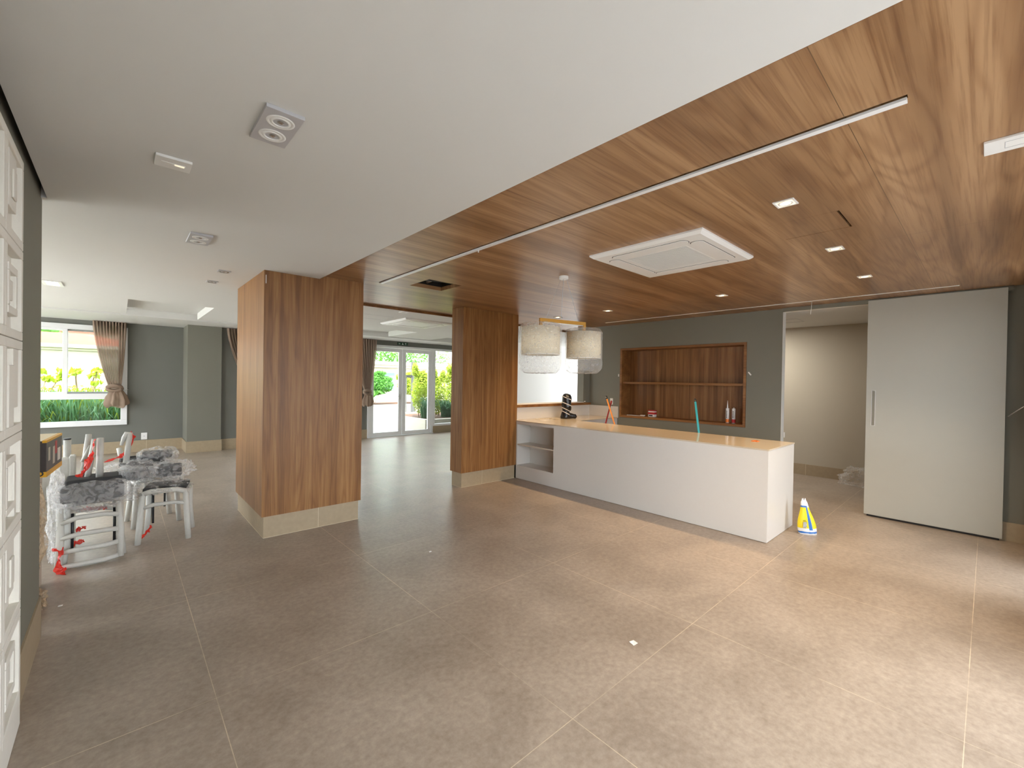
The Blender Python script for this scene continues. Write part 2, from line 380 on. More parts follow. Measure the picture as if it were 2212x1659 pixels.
# ================================================================ STRUCTURE
ZC, ZW = 2.544, 2.577
struct(B(-3.2, -.75, -.12, 11.2, 11.6, 0).build('floor', M['floor'], loc=(0, 0, 0)))

# white ceiling with trays, shadow gap along the left wall, high slab above
def ceil_solid(x, y, z):
    if z > 2.66: return not (x > 1.5 and y < 5.83)
    if x < -.315 and y < 3.65: return x < -.44
    if x > 1.5 and y < 5.83: return False
    if .075 < x < 1.03 and 7.72 < y < 9.6: return False
    if 3.35 < x < 4.72 and 8.25 < y < 9.6: return False
    if 5.85 < x < 7.2 and 8.45 < y < 9.6: return False
    if 9.6 < y < 9.82: return False
    return True
struct(MB().grid([-3.2, -.44, -.315, .075, 1.03, 1.5, 3.35, 4.72, 5.85, 7.2, 11.2], [-.75, 3.65, 5.83, 7.72, 8.25, 8.45, 9.6, 9.82, 11.6], [ZC, 2.66, 2.8], ceil_solid)
       .build('ceiling', M['ceil'], loc=(0, 0, ZC)))
# wood ceiling with hatch and open square
H1 = (2.37, 3.915, 2.78, 4.325); H2 = (3.14, .61, 3.515, .99)
def wood_solid(x, y, z):
    for h in (H1, H2):
        if h[0] < x < h[2] and h[1] < y < h[3]: return False
    return not (2.06 < x < 2.085 and .21 < y < 4.44)
struct(MB().grid([1.503, 2.06, 2.085, 2.37, 2.78, 3.14, 3.515, 6.78], [-.75, .21, .61, .99, 3.915, 4.325, 4.44, 5.828], [ZW, 2.62], wood_solid)
       .build('ceiling_wood', M['woodceil'], loc=(0, 0, ZW)))
tag(B(3.141, .622, 2.577, 3.510, .989, 2.592).build('ceiling_hatch', M['woodceil']), 'square wood access hatch sitting slightly recessed in the wood ceiling', 'hatch')
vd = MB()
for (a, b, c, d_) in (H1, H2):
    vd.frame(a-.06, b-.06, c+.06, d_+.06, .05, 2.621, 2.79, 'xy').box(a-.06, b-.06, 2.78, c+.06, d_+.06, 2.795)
struct(vd.build('ceiling_void_shade', M['dark'], loc=(0, 0, 2.62)))  # black boxes over the holes paint in the darkness above
# duct seen in the open square
t = thing('ceiling_duct', (2.6, 4.1, 2.63), 'dark duct pipes visible inside the square hole in the wood ceiling', 'duct')
MB().tube([(2.3, 4.2, 2.65), (2.9, 4.05, 2.65)], .03, 12).build('pipe', M['blackmetal'], t)
MB().tube([(2.55, 3.9, 2.66), (2.6, 4.35, 2.655)], .018, 10).build('pipe', M['silver'], t)

# left wall, ends in a corner
struct(B(-3.2, -.6, 0, -.34, 3.70, 2.66).build('wall_left', M['greywall'], loc=(0, 0, 0)))
struct(MB().grid([-3.35, -3.2], [3.70, 4.6, 10.6, 11.6], [0, .1, 2.42, 2.66], lambda x, y, z: not (4.6 < y < 10.6 and .1 < z < 2.42)).build('wall_west', M['greyfar'], loc=(0, 0, 0)))
# window wall at the far left with window_1
struct(MB().grid([-3.2, -2.4, .1, 1.05], [11.405, 11.56], [0, .56, 2.455, 2.66], lambda x, y, z: not (-2.4 < x < .1 and .56 < z < 2.455))
       .build('wall_garden', M['greyfar'], loc=(0, 0, 0)))
struct(B(.99, 10.637, 0, 1.555, 11.56, 2.66).build('wall_pilaster', M['greywall'], loc=(0, 0, 0)))
YD = 10.72
struct(MB().grid([1.555, 1.95, 4.55, 4.715, 7.9, 11.2], [YD, YD+.16], [0, .56, 2.42, 2.66],
       lambda x, y, z: not ((1.95 < x < 4.55 and .56 < z < 2.42) or (4.715 < x < 7.9 and z < 2.42))).build('wall_doors', M['greyfar'], loc=(0, 0, 0)))
# white room wall glimpsed over the pass-through, east wall with the added window
struct(B(6.9, 8.3, 0, 11.2, 8.45, 2.66).build('wall_inner', M['whitewall'], loc=(0, 0, 0)))
struct(MB().grid([11.0, 11.15], [5.27, 5.6, 8.2, 8.3, 10.9], [0, .3, 2.4, 2.66], lambda x, y, z: not (5.6 < y < 8.2 and .3 < z < 2.4)).build('wall_east', M['whitewall'], loc=(0, 0, 0)))
# kitchen side wall: half height behind the counter, full height jamb by the corner
struct(MB().grid([4.66, 6.47, 6.66, 11.15], [5.125, 5.27], [0, 1.105, 2.66], lambda x, y, z: z < 1.105 or x > 6.47).build('wall_kitchen', M['greywall'], loc=(0, 0, 0)))
# back wall with opening and niche
struct(MB().grid([6.66, 6.76], [-.6, -.02, 1.885, 2.335, 4.45, 5.125], [0, .92, 2.15, 2.535, 2.66],
       lambda x, y, z: not ((-.02 < y < 1.885 and z < 2.535) or (2.335 < y < 4.45 and .92 < z < 2.15))).build('wall_back', M['greywall'], loc=(0, 0, 0)))
struct(MB().frame(-.02, -.1, 1.885, 2.537, .004, 6.655, 6.765, 'yz').build('trim_1', M['whitewall'], loc=(0, 0, 0)))
# back room
struct(B(8.75, -.6, 0, 8.87, 4.7, 2.66).build('wall_back_room', M['beigewall'], loc=(0, 0, 0)))
struct(B(6.76, 4.6, 0, 8.75, 4.7, 2.66).build('wall_back_room_side', M['beigewall'], loc=(0, 0, 0)))
struct(MB().box(6.78, -.6, ZC, 8.75, 4.6, 2.62).build('ceiling_back_room', M['ceil'], loc=(0, 0, ZC)))
# right wall (behind and beside the camera) with two tall glazed openings
struct(MB().grid([-.34, .25, 3.75, 4.9, 5.75, 8.75], [-.6, -.45], [0, 2.42, 2.66], lambda x, y, z: not ((.25 < x < 3.75 or 4.9 < x < 5.75) and z < 2.42))
       .build('wall_right', M['greywall'], loc=(0, 0, 0)))
# roof slab over everything keeps the daylight outside; unseen front overhang added to block sun
struct(B(-3.35, -1.85, 2.8, 11.3, 11.7, 2.9).build('ceiling_slab', M['ceil'], loc=(0, 0, 2.8)))

# windows
def slider(n, x0, x1, z0, z1, y, bar=None, mull=(), t=.06, thick=.07, gl='glass'):
    w_ = emptyS('window_%d' % n, ((x0+x1)/2, y, z0))
    MB().frame(x0, z0, x1, z1, t, y-.02, y+thick).build('frame', M['whitemetal'], w_, bevel=.004)
    zt = z0+t
    if bar:
        B(x0+t, y, bar[0], x1-t, y+thick*.9, bar[1]).build('transom', M['whitemetal'], w_); zt = bar[1]
    for i, xm in enumerate(mull):
        B(xm-.03, y+.005, zt, xm+.03, y+thick*.7, z1-t).build('mullion', M['whitemetal'], w_, bevel=.003)
    B(x0+t, y+.03, z0+t, x1-t, y+.034, z1-t).build('pane', M[gl], w_)
    return w_
w1 = slider(1, -2.42, .112, .555, 2.455, 11.385, (1.06, 1.165), (-1.9, -1.32, -.745), .095, .09, 'tint')
MB().frame(-2.325, 1.165, -.745, 2.36, .035, 11.40, 11.43).build('sash', M['whitemetal'], w1)
MB().frame(-.745, 1.165, .015, 2.36, .035, 11.43, 11.46).build('sash', M['whitemetal'], w1)
slider(2, 1.95, 4.55, .56, 2.42, YD-.01, (1.06, 1.15), (2.6, 3.25, 3.9), .07, .09)
slider(3, 6.665, 7.9, .20, 2.42, YD-.01, None, (), .06, .09, 'tint')
struct(B(6.665, YD-.005, 0, 7.9, YD+.15, .2).build('wall_below_window', M['greyfar'], loc=(0, 0, 0)))
slider(4, .25, 3.75, .02, 2.42, -.6, None, (1.12, 2.0, 2.88), .06, .09)
slider(5, 4.9, 5.75, .02, 2.42, -.6, None, (), .06, .09)
w7 = emptyS('window_7', (-3.3, 7.6, .1))  # unseen window added to bring more daylight into the far room
mb = MB().frame(4.6, .1, 10.6, 2.42, .06, -3.33, -3.25, 'yz')
for k in range(1, 5): mb.box(-3.32, 4.6+k*1.2-.03, .16, -3.26, 4.6+k*1.2+.03, 2.36)
mb.build('frame', M['whitemetal'], w7)
B(-3.30, 4.66, .16, -3.296, 10.54, 2.36).build('pane', M['glass'], w7)
w6 = emptyS('window_6', (11.0, 6.9, .3))  # hidden window added to light the white inner wall
MB().frame(5.6, .3, 8.2, 2.4, .06, 11.02, 11.1, 'yz').build('frame', M['whitemetal'], w6)
B(11.05, 5.66, .36, 11.054, 8.14, 2.34).build('pane', M['glass'], w6)
# glass double door
d1 = emptyS('door_1', (5.7, YD, 0))
MB().box(4.715, YD-.03, 0, 4.775, YD+.1, 2.42).box(4.775, YD-.03, 2.36, 6.665, YD+.1, 2.42).box(6.6, YD-.03, 0, 6.665, YD+.1, 2.36).build('frame', M['whitemetal'], d1, bevel=.004)
B(4.715, YD-.06, 0, 6.665, YD+.1, .018).build('threshold', M['whitemetal'], d1)
for a, b in ((4.778, 5.682), (5.692, 6.597)):
    lf = MB().frame(a, .022, b, 2.355, .1, YD-.02, YD+.035).build('door_leaf', M['whitemetal'], d1, bevel=.004)
    B(a+.1, YD+.006, .122, b-.1, YD+.012, 2.255).build('pane', M['tint'], lf)
    if a < 5:
        MB().box(5.60, YD-.05, .98, 5.62, YD-.02, 1.12).box(5.54, YD-.06, 1.05, 5.62, YD-.045, 1.066).build('handle', M['chrome'], lf, bevel=.003)
    hb = MB()
    for zz in (.35, 1.9, 2.15): hb.tube([(5.687, YD-.035, zz), (5.687, YD-.035, zz+.09)], .009, 8)
    if a < 5: hb.build('hinge', M['whitemetal'], lf)

# skirtings
def skirt(name, boxes, joints=()):
    mb = MB()
    for b in boxes: mb.box(*b, m=M['stone'])
    for j in joints: mb.box(*j, m=M['stonegrout'])
    return struct(mb.build(name, None, loc=(0, 0, 0)))
skirt('baseboard_left', [(-.34, 2.835, 0, -.331, 3.709, .235), (-.6, 3.70, 0, -.331, 3.709, .235)])
skirt('baseboard_garden', [(-3.2, 11.39, 0, .99, 11.405, .225)], [(.405, 11.387, 0, .41, 11.391, .225)])
skirt('baseboard_pilaster', [(.975, 10.622, 0, 1.57, 10.637, .225), (.975, 10.637, 0, .99, 11.39, .225)])
skirt('baseboard_doors', [(1.57, YD-.015, 0, 4.715, YD, .225), (6.665, YD-.018, 0, 11.0, YD-.005, .2)])
skirt('baseboard_back', [(6.645, -.45, 0, 6.66, -.03, .19), (6.645, 1.9, 0, 6.66, 5.12, .19)])
skirt('baseboard_back_room', [(8.735, -.45, 0, 8.75, 3.8, .185)], [(8.732, 2.08, 0, 8.736, 2.085, .185)])
struct(B(6.62, -.16, 2.53, 6.665, 1.89, 2.576).build('trim_2', M['greywall'], loc=(0, 0, 0)))
struct(MB().box(1.49, .0, 2.5445, 1.503, 5.83, 2.66).box(1.5, 5.828, 2.5445, 6.9, 5.838, 2.64).build('trim_3', M['woodedge'], loc=(0, 0, 0)))

# ---------------------------------------------------------------- relief block wall panel
def relief():
    mb = MB(); s_ = .37; X = -.3395
    for c in range(8):
        for r_ in range(6):
            y0 = 2.70-(c+1)*s_; z0 = .19+r_*s_
            g = .0015; a0, a1, b0, b1 = y0+g, y0+s_-g, z0+g, z0+s_-g
            mb.frame(a0, b0, a1, b1, .035, X, X+.040, 'yz')
            mb.box(X, a0+.035, b0+.035, X+.012, a1-.035, b1-.035)
            k = (c*5+r_*3) % 4
            if k == 0:
                mb.frame(a0+.09, b0+.09, a1-.09, b1-.09, .03, X+.012, X+.036, 'yz'); mb.box(X+.012, a0+.145, b0+.145, X+.03, a1-.145, b1-.145)
            elif k == 1:
                mb.box(X+.012, a0+.08, b0+.035, X+.040, a0+.18, b1-.1); mb.box(X+.012, a0+.2, b0+.1, X+.035, a1-.06, b1-.035)
            elif k == 2:
                mb.frame(a0+.06, b0+.08, a1-.12, b1-.08, .028, X+.012, X+.038, 'yz'); mb.box(X+.012, a1-.1, b0+.035, X+.032, a1-.06, b1-.12)
            else:
                mb.box(X+.012, a0+.11, b0+.12, X+.033, a1-.11, b1-.035); mb.box(X+.033, a0+.15, b0+.16, X+.040, a1-.15, b1-.1)
    t = thing('relief_wall_panel', (-.33, 1.6, 0), 'white geometric relief block panel covering the near left wall', 'wall panel')
    mb.build('block_field', M['block'], t, bevel=.003)
    B(-.3395, -.26, .002, -.314, 2.83, .188).build('plinth', M['block'], t, bevel=.003)
relief()

# ---------------------------------------------------------------- columns
def column(x0, y0, x1, y1, top, label, joint, zb=.208, white_cut=None):
    t = thing('wood_clad_column', ((x0+x1)/2, (y0+y1)/2, 0), label, 'column')
    if white_cut: MB().box(x0, y0, zb, white_cut, y1, ZC+.001).box(white_cut, y0, zb, x1, y1, ZW+.001).build('cladding', M['woodcol'], t)
    else: B(x0, y0, zb, x1, y1, top).build('cladding', M['woodcol'], t, bevel=.0015)
    b = B(x0+.02, y0+.02, 0, x1-.02, y1-.02, zb).build('skirting', M['stone'], t)
    MB().box(joint, y0+.0185, .002, joint+.004, y0+.0205, zb).frame(x0+.018, y0+.018, x1-.018, y1-.018, .003, 0, .004, 'xy').build('grout_line', M['stonegrout'], b)
    return t
c1 = column(1.0, 4.59, 1.96, 5.82, ZW, 'large wood clad column with stone foot, nearer the stacked chairs', 1.52, white_cut=1.492)
B(1.012, 4.588, 2.42, 1.018, 4.59, 2.50).build('tape_mark', M['white'], c1)
column(3.6, 5.01, 4.665, 5.29, ZW, 'smaller wood clad column with stone foot at the left end of the white counter', 3.99)

# ---------------------------------------------------------------- sliding door
dr = emptyS('door_2', (6.6, .43, 0))
MB().grid([6.60, 6.625, 6.64], [-.12, .895, .925, .977], [.022, 1.08, 1.49, 2.56], lambda x, y, z: not (.895 < y < .925 and 1.08 < z < 1.49 and x < 6.625)).build('door_panel', M['slidedoor'], dr, bevel=.0015)
MB().frame(.892, 1.077, .928, 1.493, .004, 6.597, 6.603, 'yz').build('handle_rim', M['whitemetal'], dr)
B(6.605, -.1, .002, 6.635, .95, .02).build('door_gap_shade', M['black'], dr)  # black bar paints the shade in the open gap under the door

# ---------------------------------------------------------------- counter
def counter():
    X0, X1, Y0, Y1, T = 4.657, 5.48, 1.42, 5.01, .912
    t = thing('kitchen_counter', (5.07, 3.2, 0), 'long off white stone counter with built in shelf niche and top painted tan for wood reflections', 'counter')
    # front slab with niche opening
    def sol(x, y, z): return not (4.2 < y < 5.03 and .21 < z < .858 and x < 4.95) 
    Y1 = 5.122
    MB().grid([X0, 4.95, X1], [Y0, 4.215, 4.99, 5.01], [.004, .21, .858, .897], lambda x, y, z: not (4.215 < y < 4.99 and .21 < z < .858 and x < 4.95)).build('body', M['quartz'], t)
    # top as a slab with a sink cut-out
    MB().grid([X0-.004, 5.03, 5.40, X1+.004, 6.655], [Y0-.004, 4.47, 4.74, 4.99, 5.01, 5.122], [.897, T],
              lambda x, y, z: not (5.03 < x < 5.40 and 4.74 < y < 4.99) and (x < X1+.004 or y > 4.47) and not (x < 4.69 and y > 5.01)).build('worktop', M['quartztop'], t)
    B(X0+.01, 4.21, .525, 4.95, 4.99, .545).build('shelf', M['quartzin'], t)
    MB().grid([5.02, 5.03, 5.40, 5.41], [4.73, 4.74, 4.99, 5.0], [.72, .73, .8965], lambda x, y, z: z < .73 or not (5.03 < x < 5.40 and 4.74 < y < 4.99)).build('sink_basin', M['quartz'], t)
    B(X1, 4.49, .004, 6.655, 5.12, .897).build('side_cabinet', M['quartz'], t)
    B(4.68, 5.11, T, 6.655, 5.124, 1.105).build('backsplash', M['quartz'], t)
    B(6.64, 4.472, T, 6.659, 5.11, 1.105).build('backsplash', M['quartz'], t)
    return t
counter()
# sink basin is open inside body: carve by keeping body below .72 there
st = thing('pass_through_sill', (5.6, 5.19, 1.106), 'dark wood sill with pale top running along the half wall behind the counter', 'sill')
B(4.67, 5.085, 1.107, 6.655, 5.29, 1.15).build('sill_board', M['woodedge'], st, bevel=.002)
B(4.67, 5.105, 1.1505, 6.469, 5.28, 1.163).build('sill_cap', M['whitewall'], st)

# ---------------------------------------------------------------- niche shelf
t = thing('wall_shelf_niche', (6.78, 3.39, .921), 'wood lined shelf niche set into the grey back wall', 'shelf')
MB().frame(2.337, .922, 4.448, 2.148, .036, 6.652, 6.95, 'yz').build('frame', M['woodedge'], t)
B(6.93, 2.37, .955, 6.95, 4.415, 2.115).build('back_panel', M['woodniche'], t)
B(6.70, 2.373, 1.515, 6.93, 4.412, 1.552).build('shelf_board', M['woodedge'], t, bevel=.0015)

# ================================================================ CEILING FIXTURES
def cassette():
    t = thing('air_conditioner', (0, 0, 0), '', 'air conditioner', None)
    # origin at the ceiling plane, hangs down
    mb = MB()
    o_, i_ = .465, .44
    for (a, za), (b, zb) in (((o_, 0), (o_, -.012)), ((o_, -.012), (i_, -.03))):
        for k in range(4):
            q = [(-1, -1), (1, -1), (1, 1), (-1, 1)]; p, r_ = q[k], q[(k+1) % 4]
            mb.poly([(p[0]*a, p[1]*a, za), (r_[0]*a, r_[1]*a, za), (r_[0]*b, r_[1]*b, zb), (p[0]*b, p[1]*b, zb)])
    g = .255
    for (x0, y0, x1, y1) in ((-i_, -i_, i_, -g), (-i_, g, i_, i_), (-i_, -g, -g, g), (g, -g, i_, g)):
        mb.poly([(x0, y0, -.03), (x1, y0, -.03), (x1, y1, -.03), (x0, y1, -.03)])
    mb.box(-g, -g, -.006, g, g, -.004); mb.frame(-g-.003, -g-.003, g+.003, g+.003, .012, -.031, -.008, 'xy')
    bd = mb.build('panel', M['white'], t)
    sl = MB()
    for k in range(26): 
        x = -g+.012+k*(2*g-.024)/25; sl.box(x-.0048, -g+.01, -.03, x+.0048, g-.01, -.022)
    sl.box(-g, -.004, -.0215, g, .004, -.014)
    sl.build('grille', M['white'], t)
    B(-g+.005, -g+.005, -.0075, g-.005, g-.005, -.0065).build('filter', M['extgrey'], t)
    for k in range(4):
        R_ = Matrix.Rotation(k*PI/2, 4, 'Z')
        f = MB(); n_ = 10
        pts = [(-.24, .30), (.24, .30)]
        arc = []
        for i in range(n_+1): a = -PI/2+PI*i/n_; arc.append((.27+.045*math.cos(a)*.9, .345+.045*math.sin(a)))
        for i in range(n_+1): a = PI/2+PI*i/n_; arc.append((-.27+.045*math.cos(a)*.9, .345+.045*math.sin(a)))
        bot = [R_ @ Vector((x, y, -.0345)) for x, y in arc]; top = [R_ @ Vector((x, y, -.031)) for x, y in arc]
        f.poly(bot)
        for i in range(len(arc)): f.poly([bot[i], bot[(i+1) % len(arc)], top[(i+1) % len(arc)], top[i]])
        fo = f.build('air_flap', M['white'], t)
        arc2 = [(x*1.015, .345+(y-.345)*1.12) for x, y in arc]
        MB().poly([R_ @ Vector((x, y, -.0305)) for x, y in arc2]).build('flap_gap', M['inkblack' if k in (1,) else 'extgrey'], fo)
    # small marks: brand lettering position and clips
    MB().box(.33, -.09, -.0312, .345, -.05, -.0301).build('mark', M['silver'], t)
    for yy in (-.15, .15): B(g-.03, yy-.012, -.033, g+.004, yy+.012, -.0305).build('clip', M['white'], t)
    return t
ac = cassette(); ac.location = (3.315, 1.755, ZW); ac['label'] = 'white square ceiling cassette air conditioner in the wood ceiling'
ac.rotation_euler = (0, 0, 0)
dup(ac, (3.93, 6.9, ZC), label='white ceiling cassette air conditioner in the far white ceiling beyond the columns')
tag(MB().frame(2.7, 6.55, 3.31, 7.0, .003, ZC-.0012, ZC, 'xy').build('access_panel', M['silver']), 'thin outlined access panel in the white ceiling beside the far air conditioner', 'panel')

def downlight():
    t = thing('downlight', (0, 0, 0), '', 'downlight', 'square downlights in the wood ceiling')
    MB().frame(-.052, -.052, .052, .052, .010, -.006, 0, 'xy').build('trim', M['white'], t, bevel=.001)
    B(-.042, -.042, -.0035, .042, .042, -.001).build('plate', M['lampring'], t)
    MB().lathe([(.038, -.0045), (.034, -.0075), (.027, -.005), (.026, -.004)], seg=24).build('ring', M['white'], t)
    MB().lathe([(.0255, -.0042), (.001, -.0042)], seg=24).build('lamp', M['lampwarm'], t)
    ld = bpy.data.lights.new('bulb', 'SPOT'); ld.energy = 26; ld.color = (1, .72, .42); ld.spot_size = 1.9; ld.spot_blend = .8; ld.shadow_soft_size = .03
    lo = bpy.data.objects.new('bulb', ld); C.objects.link(lo); lo.parent = t; lo.location = (0, 0, -.02)
    return t
dl = downlight(); first = True
for x, y, lab in ((2.797, .792, 'lit square downlight in the wood ceiling closest to the camera, left of the hatch'),
               (3.994, .794, 'lit square downlight in the wood ceiling just beyond the recessed hatch'),
               (5.194, .799, 'lit square downlight in the wood ceiling nearest the sliding door'),
               (5.204, 2.111, 'lit square downlight in the wood ceiling between the air conditioner and niche wall'),
               (5.23, 3.721, 'lit square downlight in the wood ceiling just right of the pendant wires'),
               (5.226, 4.684, 'lit square downlight in the wood ceiling just above the wrapped pendant bar')):
    if first: dl.location = (x, y, ZW); dl['label'] = lab; first = False
    else: dup(dl, (x, y, ZW), label=lab)
def spot2():
    t = thing('twin_spotlight', (0, 0, 0), '', 'ceiling spotlight', 'twin spotlights in the white ceiling')
    B(-.0665, -.14, -.014, .0665, .14, 0).build('plate', M['silver'], t, bevel=.0012)
    for s_ in (-.062, .062):
        r_ = MB().lathe([(.050, -.0142), (.048, -.0165), (.040, -.0165), (.039, -.0143), (.036, -.0143), (.034, -.018), (.027, -.018), (.026, -.0146)], (0, s_, 0), seg=32).build('ring', M['white'], t)
        MB().lathe([(.0255, -.0145), (.001, -.0145)], (0, s_, 0), seg=20, m=M['silver']).lathe([(.012, -.0155), (.006, -.0185), (.001, -.0188)], (0, s_, 0), seg=12, m=M['chrome']).build('bulb', None, r_)
    return t
s2 = spot2(); s2.location = (.457, 1.93, ZC); s2['label'] = 'grey plate with two round spotlights, nearest one in the white ceiling'
dup(s2, (.424, 3.89, ZC), label='grey plate with two round spotlights, farther one in the white ceiling')
def spot1(x, y, lab):
    t = thing('square_spotlight', (x, y, ZC), lab, 'ceiling spotlight', 'small square spotlights in the white ceiling')
    B(x-.05, y-.05, ZC-.008, x+.05, y+.05, ZC).build('plate', M['silver'], t, bevel=.001)
    MB().lathe([(.04, -.0082), (.036, -.0115), (.028, -.009)], (x, y, ZC), seg=20).build('ring', M['chrome'], t)
    MB().lathe([(.028, -.0085), (.001, -.0085)], (x, y, ZC), seg=16, m=M['silver']).lathe([(.012, -.009), (.001, -.012)], (x, y, ZC), seg=12, m=M['chrome']).build('bulb', None, t)
spot1(.734, 4.94, 'small square spotlight in the white ceiling, upper of the two by the large column')
spot1(.722, 5.57, 'small square spotlight in the white ceiling, lower of the two by the large column')
t = thing('edge_spotlight', (3.144, 5.9, ZC), 'small white spotlight at the far edge of the wood ceiling between the columns', 'ceiling spotlight')
B(3.09, 5.85, ZC-.012, 3.2, 5.96, ZC).build('plate', M['white'], t); MB().lathe([(.03, -.0125), (.001, -.0125)], (3.145, 5.905, ZC), seg=16).build('bulb', M['chrome'], t)
t = thing('emergency_light', (.18, 2.6, ZC), 'white rectangular emergency light plate with slot in the white ceiling', 'emergency light')
B(.113, 2.535, ZC-.012, .247, 2.66, ZC).build('plate', M['white'], t, bevel=.002)
B(.135, 2.585, ZC-.0135, .225, 2.607, ZC-.0119).build('slot', M['white'], t); B(.185, 2.588, ZC-.0145, .222, 2.604, ZC-.0134).build('lens', M['lampring'], t)
t = thing('square_lit_light', (-.56, 7.0, ZC), 'lit pale ceiling light at the left edge above the garden window', 'ceiling light')
MB().frame(-.64, 6.83, -.48, 7.17, .03, ZC-.01, ZC, 'xy').build('frame', M['white'], t); B(-.61, 6.86, ZC-.004, -.51, 7.14, ZC-.0005).build('diffuser', M['lampday'], t)
# blank plate at the right
t = thing('ceiling_sensor_plate', (2.76, -.1, ZW), 'white rectangular plate with small sensor in the wood ceiling at right edge', 'ceiling plate')
B(2.687, -.25, ZW-.011, 2.83, .03, ZW).build('plate', M['white'], t, bevel=.002); MB().frame(2.72, -.1, 2.79, -.03, .002, ZW-.0122, ZW-.0108, 'xy').build('sensor_outline', M['silver'], t)
# linear lights
t = thing('linear_light', (2.072, 2.3, ZW), 'long slim white linear light strip, nearer one in the wood ceiling', 'linear light')
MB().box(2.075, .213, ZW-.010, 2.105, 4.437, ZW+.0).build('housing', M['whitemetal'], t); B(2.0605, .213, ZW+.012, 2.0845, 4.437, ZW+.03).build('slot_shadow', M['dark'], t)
t = thing('linear_light', (6.28, 2.36, ZW), 'long slim linear light strip in the wood ceiling close to the niche wall', 'linear light')
B(6.265, .212, ZW-.005, 6.29, 4.506, ZW).build('housing', M['white'], t); MB().tube([(6.278, 1.47, ZW-.004), (6.28, 1.475, ZW-.09), (6.282, 1.482, ZW-.16)], .0025, 6).build('loose_wire', M['white'], t)
tag(MB().tube([(2.09, 2.72, ZW-.009), (2.09, 2.722, ZW-.03)], .004, 6).build('wire_clip', M['white']), 'tiny white clip hanging from the nearer linear light strip', 'clip')
# recessed light frame in the back room
t = thing('recessed_light', (7.8, 2.3, ZC), 'thin recessed light frame in the ceiling of the back room', 'ceiling light')
MB().frame(7.55, 1.95, 7.95, 2.45, .012, ZC-.003, ZC, 'xy').build('frame', M['silver'], t)
ld = bpy.data.lights.new('back_room_fill', 'AREA'); ld.energy = 13; ld.color = (1, .95, .88); ld.size = .3  # fill lamp added off the frame to brighten the back room
lo = bpy.data.objects.new('back_room_fill', ld); C.objects.link(lo); lo.parent = t; lo.location = (0, .6, -.02)

# ================================================================ PENDANT
def pendant():
    c = Vector((3.238, 2.832, ZW)); L = Vector((2.985, 2.89, 2.13)); R_ = Vector((3.482, 2.765, 2.13))
    t = thing('pendant_lamp', c, 'gold bar pendant lamp with two cream drum shades wrapped in clear plastic', 'pendant lamp')
    MB().lathe([(.045, 0), (.045, -.026), (.04, -.03), (.001, -.03)], c, seg=28).build('canopy', M['white'], t)
    for o_, e_ in (((-.005, 0), L*.55+R_*.45), ((.02, -.02), L*.12+R_*.88), ((-.02, .02), L*.9+R_*.1)):
        MB().tube([c+Vector((o_[0], o_[1], -.028)), e_], .0022 if o_[0] > -.01 else .001, 6).build('wire', M['silver'], t)
    d = (R_-L).normalized(); n = Vector((-d.y, d.x, 0)); mx = Matrix(((d.x, n.x, 0, L.x), (d.y, n.y, 0, L.y), (0, 0, 1, L.z), (0, 0, 0, 1))); ln = (R_-L).length
    MB().box(-.016, -.012, -.02, ln+.016, .012, .014, mx=mx).box(-.016, -.012, -.1, .012, .012, -.02, mx=mx).box(ln-.012, -.012, -.1, ln+.016, .012, -.02, mx=mx).build('bar', M['gold'], t, bevel=.001)
    B_ = MB(); B_.box(.014, -.006, -.027, ln-.014, .006, -.0205, mx=mx); B_.build('diffuser_strip', M['white'], t)
    for p, z0, z1, r_, rb, zb in ((L, 1.79, 2.055, .185, .20, 1.615), (R_, 1.775, 2.04, .172, .182, 1.625)):
        sh = MB().lathe([(r_, z0), (r_, z1)], (p.x, p.y, 0), seg=48).build('shade', M['shade'], t)
        sd = sh.modifiers.new('s', 'SOLIDIFY'); sd.thickness = .002
        MB().lathe([(r_+.001, z0), (r_+.001, z0+.004), (r_-.003, z0+.004), (r_-.003, z0)], (p.x, p.y, 0), seg=48).build('shade_rim', M['whitemetal'], sh)
        MB().tube([(p.x, p.y, 2.04), (p.x, p.y, 1.92)], .018, 10).lathe([(.02, 1.92), (.03, 1.88), (.02, 1.84), (.002, 1.835)], (p.x, p.y, 0), seg=14).build('bulb', M['white'], sh)
        seed = p.x*3
        def bag(u, v, p=p, rb=rb, zb=zb, z1=z1, seed=seed):
            a = 2*PI*u
            prof = [(.03, zb+.0), (rb*.75, zb+.004), (rb*.96, zb+.035), (rb*1.0, zb+.09), (rb*1.0, z1-.12), (rb*1.03, z1-.01), (rb*.93, z1+.03), (rb*.5, z1+.045), (.05, z1+.03)]
            q = v*(len(prof)-1); i = min(int(q), len(prof)-2); f = q-i
            r_ = prof[i][0]*(1-f)+prof[i+1][0]*f; z = prof[i][1]*(1-f)+prof[i+1][1]*f
            k = .012*nz(math.cos(a)*r_, math.sin(a)*r_, z, 22, seed)+.008*nz(math.cos(a), math.sin(a), z*6, 4, seed)
            return Vector((p.x+(r_+k)*math.cos(a), p.y+(r_+k)*math.sin(a), z+.01*nz(math.cos(a)*2, math.sin(a)*2, r_*9, 3, seed+4)))
        MB().sheet(bag, 72, 48, closeu=True).build('plastic_wrap', M['film2'], t)
pendant()

# ================================================================ THINGS ON AND AROUND THE COUNTER
T = .9125
